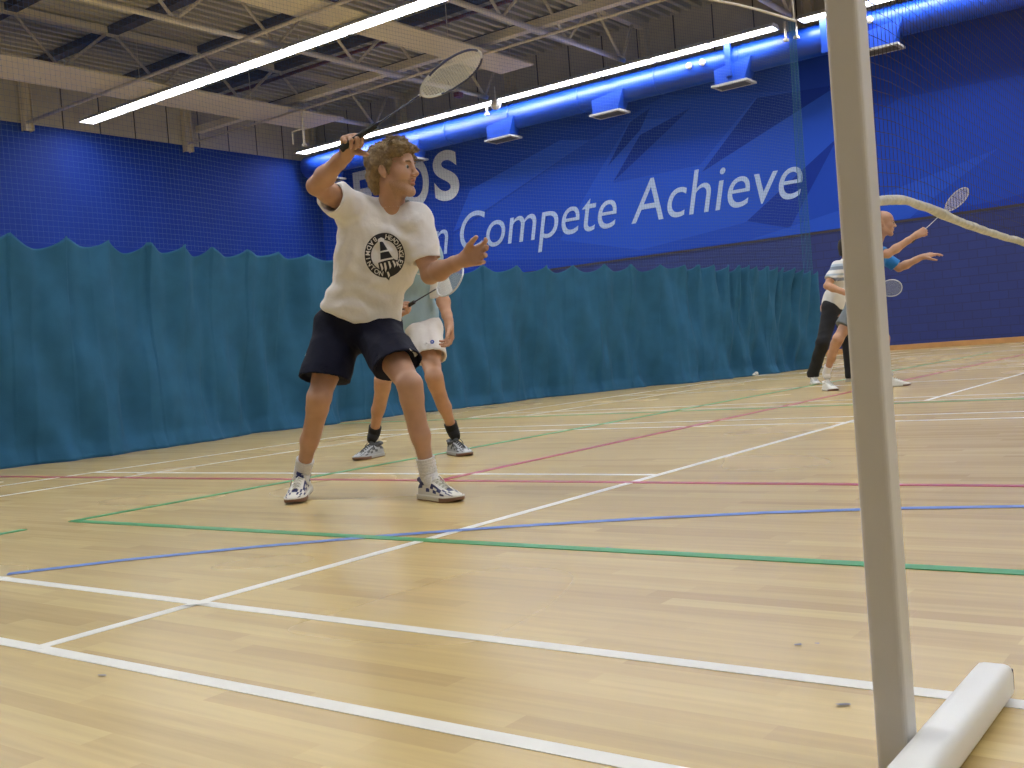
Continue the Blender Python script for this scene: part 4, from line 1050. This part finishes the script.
def arc_text(txt, a0, a1, rm, hgt, inward, lift=.0045):
    out = MB(); n = len(txt)
    for i, ch in enumerate(txt):
        cu = bpy.data.curves.new('t', 'FONT'); cu.body = ch; cu.offset = .02
        tmp = bpy.data.objects.new('t', cu); C.objects.link(tmp); bpy.context.view_layer.update()
        me = bpy.data.meshes.new_from_object(tmp.evaluated_get(bpy.context.evaluated_depsgraph_get())); bpy.data.objects.remove(tmp)
        co = np.zeros(len(me.vertices)*3); me.vertices.foreach_get('co', co); co = co.reshape(-1, 3)
        fcs = [tuple(p.vertices) for p in me.polygons]; bpy.data.meshes.remove(me)
        if len(co) == 0: continue
        cx = (co[:, 0].min()+co[:, 0].max())/2; a = math.radians(a0+(a1-a0)*(i+.5)/n); k = hgt/.7
        x = (co[:, 0]-cx)*k; y = (co[:, 1]-.35)*k
        if inward: er = -1
        else: er = 1
        cr, sr = math.cos(a), math.sin(a)
        # letter up = er * radial ; letter right = rotate up by -90 deg
        ux, uy = er*cr, er*sr; rx, ry = uy, -ux
        uu = EX*(rm*cr)+x*rx+y*ux; vv_ = rm*sr+x*ry+y*uy
        out.add([pr(a_, b_, lift) for a_, b_ in zip(uu, vv_)], fcs)
    return out
t = arc_text('BADMINTON', 112, 262, .082, .020, True).build('emblem_word', M['tee'], emblem); t['label'] = 'white lettering BADMINTON'
t = arc_text('HEADINGLEY', 82, -40, .082, .020, False).build('emblem_word', M['tee'], emblem); t['label'] = 'white lettering HEADINGLEY'
def pp_(name, poly, m, lift):
    poly = [(x*1.18+.004, y*1.18+.004) for x, y in poly]
    v, f = patch(name, poly, pr, lift, m, emblem); return mesh_obj(name, v, f, m, emblem)
# shuttlecock drawing: cork, skirt panels, feathers
pp_('printed_shuttlecock', [(-.018, .048), (-.008, .050), (.012, .014), (.030, -.018), (-.020, -.026)], M['ink'], .0024)
pp_('printed_feathers', [(-.030, -.030), (-.010, -.026), (.030, -.018), (.052, -.030), (.048, -.052), (.034, -.066), (.022, -.060), (.016, -.076), (.006, -.098), (-.004, -.088), (-.012, -.072), (-.026, -.060)], M['ink'], .0028)
pp_('printed_cork', [(-.026, .044), (-.024, .058), (-.012, .064), (.0, .058), (.002, .044), (-.012, .048)], M['tee'], .0036)
for q in ([(-.026, .044), (-.021, .044), (-.026, -.024), (-.033, -.024)], [(.0, .046), (.006, .044), (.040, -.012), (.033, -.016)], [(-.020, .012), (.014, .016), (.016, .010), (-.020, .006)], [(-.022, -.020), (.028, -.014), (.030, -.020), (-.024, -.027)]):
    pp_('printed_line', q, M['tee'], .0036)
for x, y, dx, l in ((-.020, -.034, .004, .030), (-.004, -.032, .002, .036), (.012, -.028, .004, .030), (.028, -.026, .006, .026), (.042, -.030, .003, .018), (.004, -.066, .003, .022)):
    pp_('printed_line', [(x-.003, y), (x+.004, y), (x+dx+.005, y-l*.6), (x+dx-.002, y-l), (x+dx-.004, y-l*.5)], M['tee'], .0038)
# white marks on the shorts
Cs = at(409, 352, 4.55); prs = projector(sh_, Cs, RH, ZZ, nz); v, f = patch('x', [(-.006, .018), (.020, -.012), (.004, -.022)], prs, .002, M['trim'], sh_); mesh_obj('side_flash', v, f, M['trim'], sh_)
nx = V3(-.75, 0, .66); Cs = at(306, 356, 4.97); prs = projector(sh_, Cs, V3(.66, 0, .75), ZZ, nx); v, f = patch('x', [(-.006, .05), (.002, .05), (.000, -.065), (-.008, -.065)], prs, .002, M['trim'], sh_); mesh_obj('side_piping', v, f, M['trim'], sh_)
# socks and shoes
run = (M['shoe_white'], M['shoe_navy'], M['gum'], M['lace'])
footwear(p1, J, 'R', M['sock'], run, V3(-.05, 0, 1), .085, 'white and navy court shoe, heel lifting', lift=.028)
footwear(p1, J, 'L', M['sock'], run, V3(.62, 0, .78), .085, 'white and navy court shoe, flat on the floor')
# racket
bt = J['WR']+HD*.104+nrm(HN)*.027
tip = at(481, 54, 4.30); ax_ = nrm(tip-bt); L1 = np.linalg.norm(tip-at(347, 156, 4.40))
g = bt-ax_*.062
perp = nrm(np.cross(ax_, -FH))
racket(g, ax_, perp*.27+FH*.96, 'badminton racket held overhead by the person in the white t-shirt, black grip and dark frame', (M['grip'], M['shaft'], M['frame_dark'], M['frame_white'], M['string']), L=float(np.linalg.norm(tip-g)), headw=.215, group=None, hl=.29)

# ================================================================== PERSON 2: pale blue shirt, behind
J = dict(P=at(411, 328, 7.05), N=at(405, 243, 6.85), SR=at(382, 250, 6.92), SL=at(430, 252, 6.82), ER=at(383, 294, 6.95), WR=at(398, 314, 6.68), EL=at(441, 293, 6.88), WL=at(449, 323, 6.72),
         HR=at(397, 331, 7.12), HL=at(425, 331, 6.97), KR=at(383, 380, 6.92), KL=at(434, 377, 6.65), AR=at(374, 434, 7.14), AL=at(453, 431, 6.84), FR=V3(-.5, 0, .86), FL=V3(.5, 0, .86))
base = at(412, 455, 6.9); base[2] = 0
p2 = empty('person', tuple(base), 'person in a pale blue shirt and white shorts, crouched ready behind the raised-racket player', 'person', 'players on the near court')
b = SDF(); torso(b, J); arms(b, J); legs(b, J); HO = at(404, 220, 6.78)
r_, f_, u_, HX = head(b, HO, V3(.75, -.05, .66), V3(0, 1, .05)); b.cap(J['N']-V3(0, .02, 0), HO-V3(0, .05, 0), .057, .054, k=.03)
hand(b, J['WR'], V3(.80, .25, .55), V3(-.2, .75, .55), 'R', curls=((60, 85, 40),)*4, thumb=(.5, .4, .7), sc=1.05)
hand(b, J['WL'], V3(-.02, -1, .08), V3(-.8, 0, .5), 'L', curls=((25, 30, 20), (32, 34, 22), (36, 36, 22), (40, 38, 22)), thumb=(.6, .6, .45), spread=.1, sc=1.08)
fine = [(*box_around([J['WR'], J['WR']+V3(.12, .06, .08)], .04), .0035), (*box_around([J['WL'], J['WL']+V3(-.01, -.18, .03)], .05), .0035), (*box_around([HX(-.09, -.1, .12), HX(.09, .12, -.12)], .01), .0045)]
V, F = sdf_mesh(b, .007, fine); body = mesh_obj('body', V, F, M['skin2'], p2, True); eyes(body, HX); brows(body, HX, M['hair_dark'])
hs_ = SDF(); Rm = np.stack([r_, f_, u_], 1); hs_.ell(HX(0, -.018, .048), (.083, .103, .088), Rm, k=.02, clip=[hclip(f_*.8-u_*.6, HX(0, .05, .035)), hclip(-u_-f_*.35, HX(0, -.05, -.05))])
hs_.cap(HX(-.04, -.08, -.02), HX(-.03, -.072, -.07), .03, .02, k=.03); hs_.cap(HX(.04, -.08, -.02), HX(.03, -.072, -.07), .03, .02, k=.03); hs_.disp = lambda X, Y, Z: .003*np.sin(210*X+60*Z)*np.sin(180*Y+50*Z)
V, F = sdf_mesh(hs_, .005); mesh_obj('hair', V, F, M['hair_dark'], p2, True)
s = SDF(); U, L, Fr, T = torso(s, J, r=.014, low=False); P = J['P']; hc = [plane(-U, P-U*.01)]
s.cap(P+U*.10-L*.06, P+U*.10+L*.06, .125, k=.06, clip=hc); s.cap(P-U*.02-L*.07, P-U*.02+L*.07, .132, k=.05, clip=hc)
for q, ln in (('R', .8), ('L', .90)):
    S_, E_ = J['S'+q], J['E'+q]; d = nrm(E_-S_); e = S_+(E_-S_)*ln; s.cap(S_, e+d*.05, .066, .072, k=.04, clip=[plane(d, e+d*.03)])
for q, ln in (('R', .8), ('L', .90)):
    S_, E_ = J['S'+q], J['E'+q]; d = nrm(E_-S_); e = S_+(E_-S_)*ln; s.cap(e+d*.0, e+d*.12, .058, k=.006, op='s')
s.ell(J['N']+V3(0, .05, .02), (.07, .07, .05), None, k=.01, op='s'); s.disp = folds(8, .004, 24)
t2 = cloth_obj('shirt', s, .007, M['paleblue'], p2, 'pale blue sports shirt with white cuffs')
# white cuff of the sleeve
S_, E_ = J['SL'], J['EL']; d = nrm(E_-S_); c = S_+(E_-S_)*.84
s = SDF(); s.cap(c-d*.05, c+d*.10, .074, .080, k=.02, clip=[plane(d, c+d*.06), plane(-d, c-d*.05)]); s.cap(c, c+d*.2, .064, k=.004, op='s'); V, F = sdf_mesh(s, .006); mesh_obj('sleeve_cuff', V, F, M['trim'], t2, True)
s = SDF(); wc = [plane(U, P+U*.08)]; s.cap(J['HR']+V3(0, .02, 0), J['HL']+V3(0, .02, 0), .118, k=.04, clip=wc)
for q in 'RL':
    H, K = J['H'+q], J['K'+q]; d = nrm(K-H); e = H+(K-H)*.60; s.cap(H, e+d*.05, .112, .108, k=.03, clip=[plane(nrm(d*.8-ZZ*.5), e)])
for q in 'RL':
    H, K = J['H'+q], J['K'+q]; d = nrm(K-H); e = H+(K-H)*.60; s.cap(e-d*.02, e+d*.12, .094, k=.006, op='s')
s.disp = folds(9, .0026, 22); sh2 = cloth_obj('shorts', s, .007, M['whiteshorts'], p2, 'white sports shorts with a small blue badge')
Cs = at(433, 342, 6.8); prs = projector(sh2, Cs, RH, ZZ, V3(0, 0, 1)); v, f = patch('x', [(.013*math.cos(i*.5236), .013*math.sin(i*.5236)) for i in range(12)], prs, .003, M['logo_blue'], sh2); mesh_obj('badge', v, f, M['logo_blue'], sh2)
v, f = patch('x', [(-.006, -.003), (.006, -.003), (.003, .004), (-.003, .005)], prs, .005, M['trim'], sh2); mesh_obj('badge_mark', v, f, M['trim'], sh2)
Cs = at(420, 274, 6.75); prs = projector(t2, Cs, RH, ZZ, V3(0, 0, 1)); v, f = patch('x', [(-.03, .006), (.01, .004), (.03, .012), (.012, -.006), (-.005, -.004)], prs, .003, M['trim'], t2); mesh_obj('chest_mark', v, f, M['trim'], t2)
sil = (M['shoe_silver'], M['shoe_grey'], M['gum'], M['lace_dark'])
footwear(p2, J, 'R', M['sock_black'], sil, V3(-.5, 0, .86), .06, 'silver and grey court shoe'); footwear(p2, J, 'L', M['sock_black'], sil, V3(.45, 0, .89), .06, 'silver and grey court shoe')
hc_ = J['WR']+nrm(V3(.80, .25, .55))*.065+V3(-.1, .6, .45)*.028; tip = at(463, 273, 6.22); ax_ = nrm(tip-hc_); g = hc_-ax_*.07
racket(g, ax_, V3(.55, .8, .1), 'badminton racket held low by the person in the pale blue shirt', (M['grip'], M['shaft'], M['frame_white'], M['frame_white'], M['string_grey']), L=float(np.linalg.norm(tip-g)), headw=.20, hl=.25)

# ================================================================== PERSON 3: bald, blue shirt, reaching forward
J = dict(P=at(860, 304, 10.95), N=at(875, 246, 10.8), SR=at(872, 252, 10.62), SL=at(880, 254, 10.98), ER=at(888, 254, 10.50), WR=at(915, 236, 10.45), EL=at(899, 268, 10.95), WL=at(922, 257, 10.85),
         HR=at(858, 306, 10.85), HL=at(865, 306, 11.05), KR=at(838, 339, 10.8), KL=at(884, 338, 10.95), AR=at(826, 374, 11.05), AL=at(887, 372, 10.78), FR=V3(.35, 0, .9), FL=V3(1, 0, .15))
base = at(864, 384, 10.9); base[2] = 0
p3 = empty('person', tuple(base), 'bald person in a blue t-shirt behind the net post, reaching out a racket', 'person', 'players on the next court')
b = SDF(); torso(b, J); arms(b, J); legs(b, J); HO = at(883, 224, 10.75)
r_, f_, u_, HX = head(b, HO, V3(.96, -.06, .25), V3(.05, 1, 0), 1.08); b.cap(J['N'], HO-V3(.02, .05, 0), .062, .058, k=.03)
hand(b, J['WR'], V3(.85, .35, .2), V3(.1, -.35, -.9), 'R', curls=((60, 85, 40),)*4, thumb=(.6, .3, .6), sc=1.1)
hand(b, J['WL'], V3(.97, .20, .1), V3(.2, -.8, -.3), 'L', curls=((8, 12, 10), (14, 14, 10), (20, 16, 12), (26, 20, 12)), thumb=(.6, .75, .2), spread=.25, sc=1.15)
V, F = sdf_mesh(b, .0095, [(*box_around([HX(-.09, -.1, .13), HX(.09, .12, -.12)], .01), .006), (*box_around([J['WR'], J['WR']+V3(.16, .06, .0)], .05), .005), (*box_around([J['WL'], J['WL']+V3(.2, .05, .02)], .05), .005)])
body = mesh_obj('body', V, F, M['skin'], p3, True); eyes(body, HX, 1.08); brows(body, HX, M['brow'])
s = SDF(); U, L, Fr, T = torso(s, J, r=.014, low=False); P = J['P']; s.cap(P+U*.1-L*.06, P+U*.1+L*.06, .125, k=.06); s.cap(P-L*.06, P+L*.06, .128, k=.05, clip=[plane(-U, P-U*.02)])
for q, ln in (('R', .8), ('L', .85)):
    S_, E_ = J['S'+q], J['E'+q]; d = nrm(E_-S_); e = S_+(E_-S_)*ln; s.cap(S_, e+d*.05, .066, .07, k=.04, clip=[plane(d, e)])
s.ell(J['N']+V3(0.01, .05, 0), (.07, .07, .045), None, k=.01, op='s'); s.disp = folds(31, .004, 22); cloth_obj('t_shirt', s, .0095, M['brightblue'], p3, 'bright blue t-shirt')
s = SDF(); s.cap(J['HR']+V3(0, .02, 0), J['HL']+V3(0, .02, 0), .122, k=.04, clip=[plane(U, P+U*.08)])
for q in 'RL':
    H, K = J['H'+q], J['K'+q]; d = nrm(K-H); e = H+(K-H)*.66; s.cap(H, e+d*.05, .114, .105, k=.03, clip=[plane(d, e)])
cloth_obj('shorts', s, .0095, M['greycloth'], p3, 'grey sports shorts')
wh = (M['white'], M['white'], M['gum'], M['white'])
footwear(p3, J, 'R', M['sock'], wh, V3(.1, 0, 1), .10, 'white court shoe'); footwear(p3, J, 'L', M['sock'], wh, V3(1, 0, .15), .10, 'white court shoe')
hc_ = J['WR']+nrm(V3(.85, .35, .2))*.06+V3(.1, -.2, -.9)*.02; tip = at(968, 189, 10.3); ax_ = nrm(tip-hc_); g = hc_-ax_*.12
racket(g, ax_, V3(.65, -.62, .3)*.8+FH*.9, 'badminton racket held out by the bald person, pale strings against the blue wall', (M['grip'], M['frame_white'], M['frame_white'], M['frame_white'], M['string']), L=float(np.linalg.norm(tip-g)), headw=.20, hl=.28)

# ================================================================== PERSON 4: striped polo, black trousers, behind person 3
J = dict(P=at(835, 307, 12.6), N=at(846, 262, 12.5), SR=at(838, 267, 12.38), SL=at(852, 268, 12.66), ER=at(827, 286, 12.3), WR=at(846, 293, 12.15), EL=at(858, 287, 12.7), WL=at(868, 300, 12.5),
         HR=at(831, 309, 12.52), HL=at(840, 309, 12.7), KR=at(823, 342, 12.4), KL=at(848, 341, 12.62), AR=at(813, 374, 12.65), AL=at(851, 375, 12.6), FR=V3(.2, 0, .95), FL=V3(.6, 0, .8))
base = at(834, 384, 12.6); base[2] = 0
p4 = empty('person', tuple(base), 'person in a striped white polo and black trousers, half hidden by the post', 'person', 'players on the next court')
b = SDF(); torso(b, J); arms(b, J); legs(b, J); HO = at(849, 248, 12.45); r_, f_, u_, HX = head(b, HO, V3(.9, -.05, .3), V3(0.05, 1, 0)); b.cap(J['N'], HO-V3(.01, .05, 0), .058, .055, k=.03)
hand(b, J['WR'], V3(.9, .1, .2), V3(.0, .3, -.9), 'R', curls=((60, 85, 40),)*4, thumb=(.6, .4, .6)); hand(b, J['WL'], V3(.7, -.4, .2), V3(-.3, -.5, -.3), 'L')
V, F = sdf_mesh(b, .0095, [(*box_around([HX(-.09, -.1, .12), HX(.09, .12, -.12)], .01), .006)]); body = mesh_obj('body', V, F, M['skin2'], p4, True); eyes(body, HX)
hs_ = SDF(); Rm = np.stack([r_, f_, u_], 1); hs_.ell(HX(0, -.018, .048), (.084, .106, .088), Rm, k=.02, clip=[hclip(f_*.8-u_*.6, HX(0, .05, .035)), hclip(-u_-f_*.35, HX(0, -.05, -.06))]); hs_.cap(HX(0, -.08, -.0), HX(0, -.08, -.06), .045, .035, k=.03)
V, F = sdf_mesh(hs_, .007); mesh_obj('hair', V, F, M['hair_dark'], p4, True)
def stripe_mat():
    m = bpy.data.materials.new('striped_cotton'); m.use_nodes = True; nt = m.node_tree; bb = nt.nodes['Principled BSDF']; tc = nt.nodes.new('ShaderNodeTexCoord'); sp = nt.nodes.new('ShaderNodeSeparateXYZ')
    nt.links.new(tc.outputs['Object'], sp.inputs[0]); mr = nt.nodes.new('ShaderNodeMapRange'); mr.inputs[1].default_value = .9; mr.inputs[2].default_value = 1.7; nt.links.new(sp.outputs[2], mr.inputs[0])
    cr = nt.nodes.new('ShaderNodeValToRGB'); cr.color_ramp.interpolation = 'CONSTANT'; nt.links.new(mr.outputs[0], cr.inputs[0]); e = cr.color_ramp.elements
    wht, gry, blu = (.72, .72, .72, 1), (.22, .26, .33, 1), (.40, .50, .62, 1); e[0].position = 0; e[0].color = wht; e[1].position = .375; e[1].color = gry
    for p, c in ((.42, wht), (.45, blu), (.48, wht), (.535, gry), (.585, blu), (.62, wht)): k = e.new(p); k.color = c
    nt.links.new(cr.outputs[0], bb.inputs['Base Color']); bb.inputs['Roughness'].default_value = .85; return m
s = SDF(); U, L, Fr, T = torso(s, J, r=.016, low=False); P = J['P']; s.cap(P+U*.1-L*.06, P+U*.1+L*.06, .128, k=.06); s.cap(P-L*.06, P+L*.06, .132, k=.05, clip=[plane(-U, P-U*.0)])
for q, ln in (('R', .7), ('L', .75)):
    S_, E_ = J['S'+q], J['E'+q]; d = nrm(E_-S_); e = S_+(E_-S_)*ln; s.cap(S_, e+d*.05, .070, .078, k=.04, clip=[plane(d, e)])
s.cap(J['N']-U*.01, J['N']+U*.02, .066, .062, k=.02); s.disp = folds(41, .004, 22); cloth_obj('polo_shirt', s, .0095, stripe_mat(), p4, 'white polo shirt with blue-grey chest stripes')
s = SDF(); s.cap(J['HR']+V3(0, .02, 0), J['HL']+V3(0, .02, 0), .116, k=.04, clip=[plane(U, P+U*.07)])
for q in 'RL':
    H, K, A = J['H'+q], J['K'+q], J['A'+q]; s.cap(H, K, .105, .078, k=.03); s.cap(K, A-(A-K)*.0, .078, .068, k=.03, clip=[plane(-ZZ, A-ZZ*.035)]); s.cap(A, A-ZZ*.05, .068, .07, k=.03, clip=[plane(-ZZ, A-ZZ*.035)])
s.disp = folds(51, .005, 22); cloth_obj('trousers', s, .0095, M['blackcloth'], p4, 'loose black tracksuit trousers')
wt = (M['white'], M['shoe_silver'], M['white'], M['white'])
footwear(p4, J, 'R', M['sock'], wt, V3(-.1, 0, 1), .05, 'white trainer'); footwear(p4, J, 'L', M['sock'], wt, V3(.6, 0, .8), .05, 'white trainer')
hc_ = J['WR']+nrm(V3(.9, .1, .2))*.06; tip = at(902, 287, 11.95); ax_ = nrm(tip-hc_); g = hc_-ax_*.07
racket(g, ax_, V3(.05, .95, .25), 'badminton racket with grey strings poking out right of the net post at waist height', (M['grip'], M['shaft'], M['frame_white'], M['frame_white'], M['string_grey']), L=float(np.linalg.norm(tip-g)), headw=.19, hl=.25)
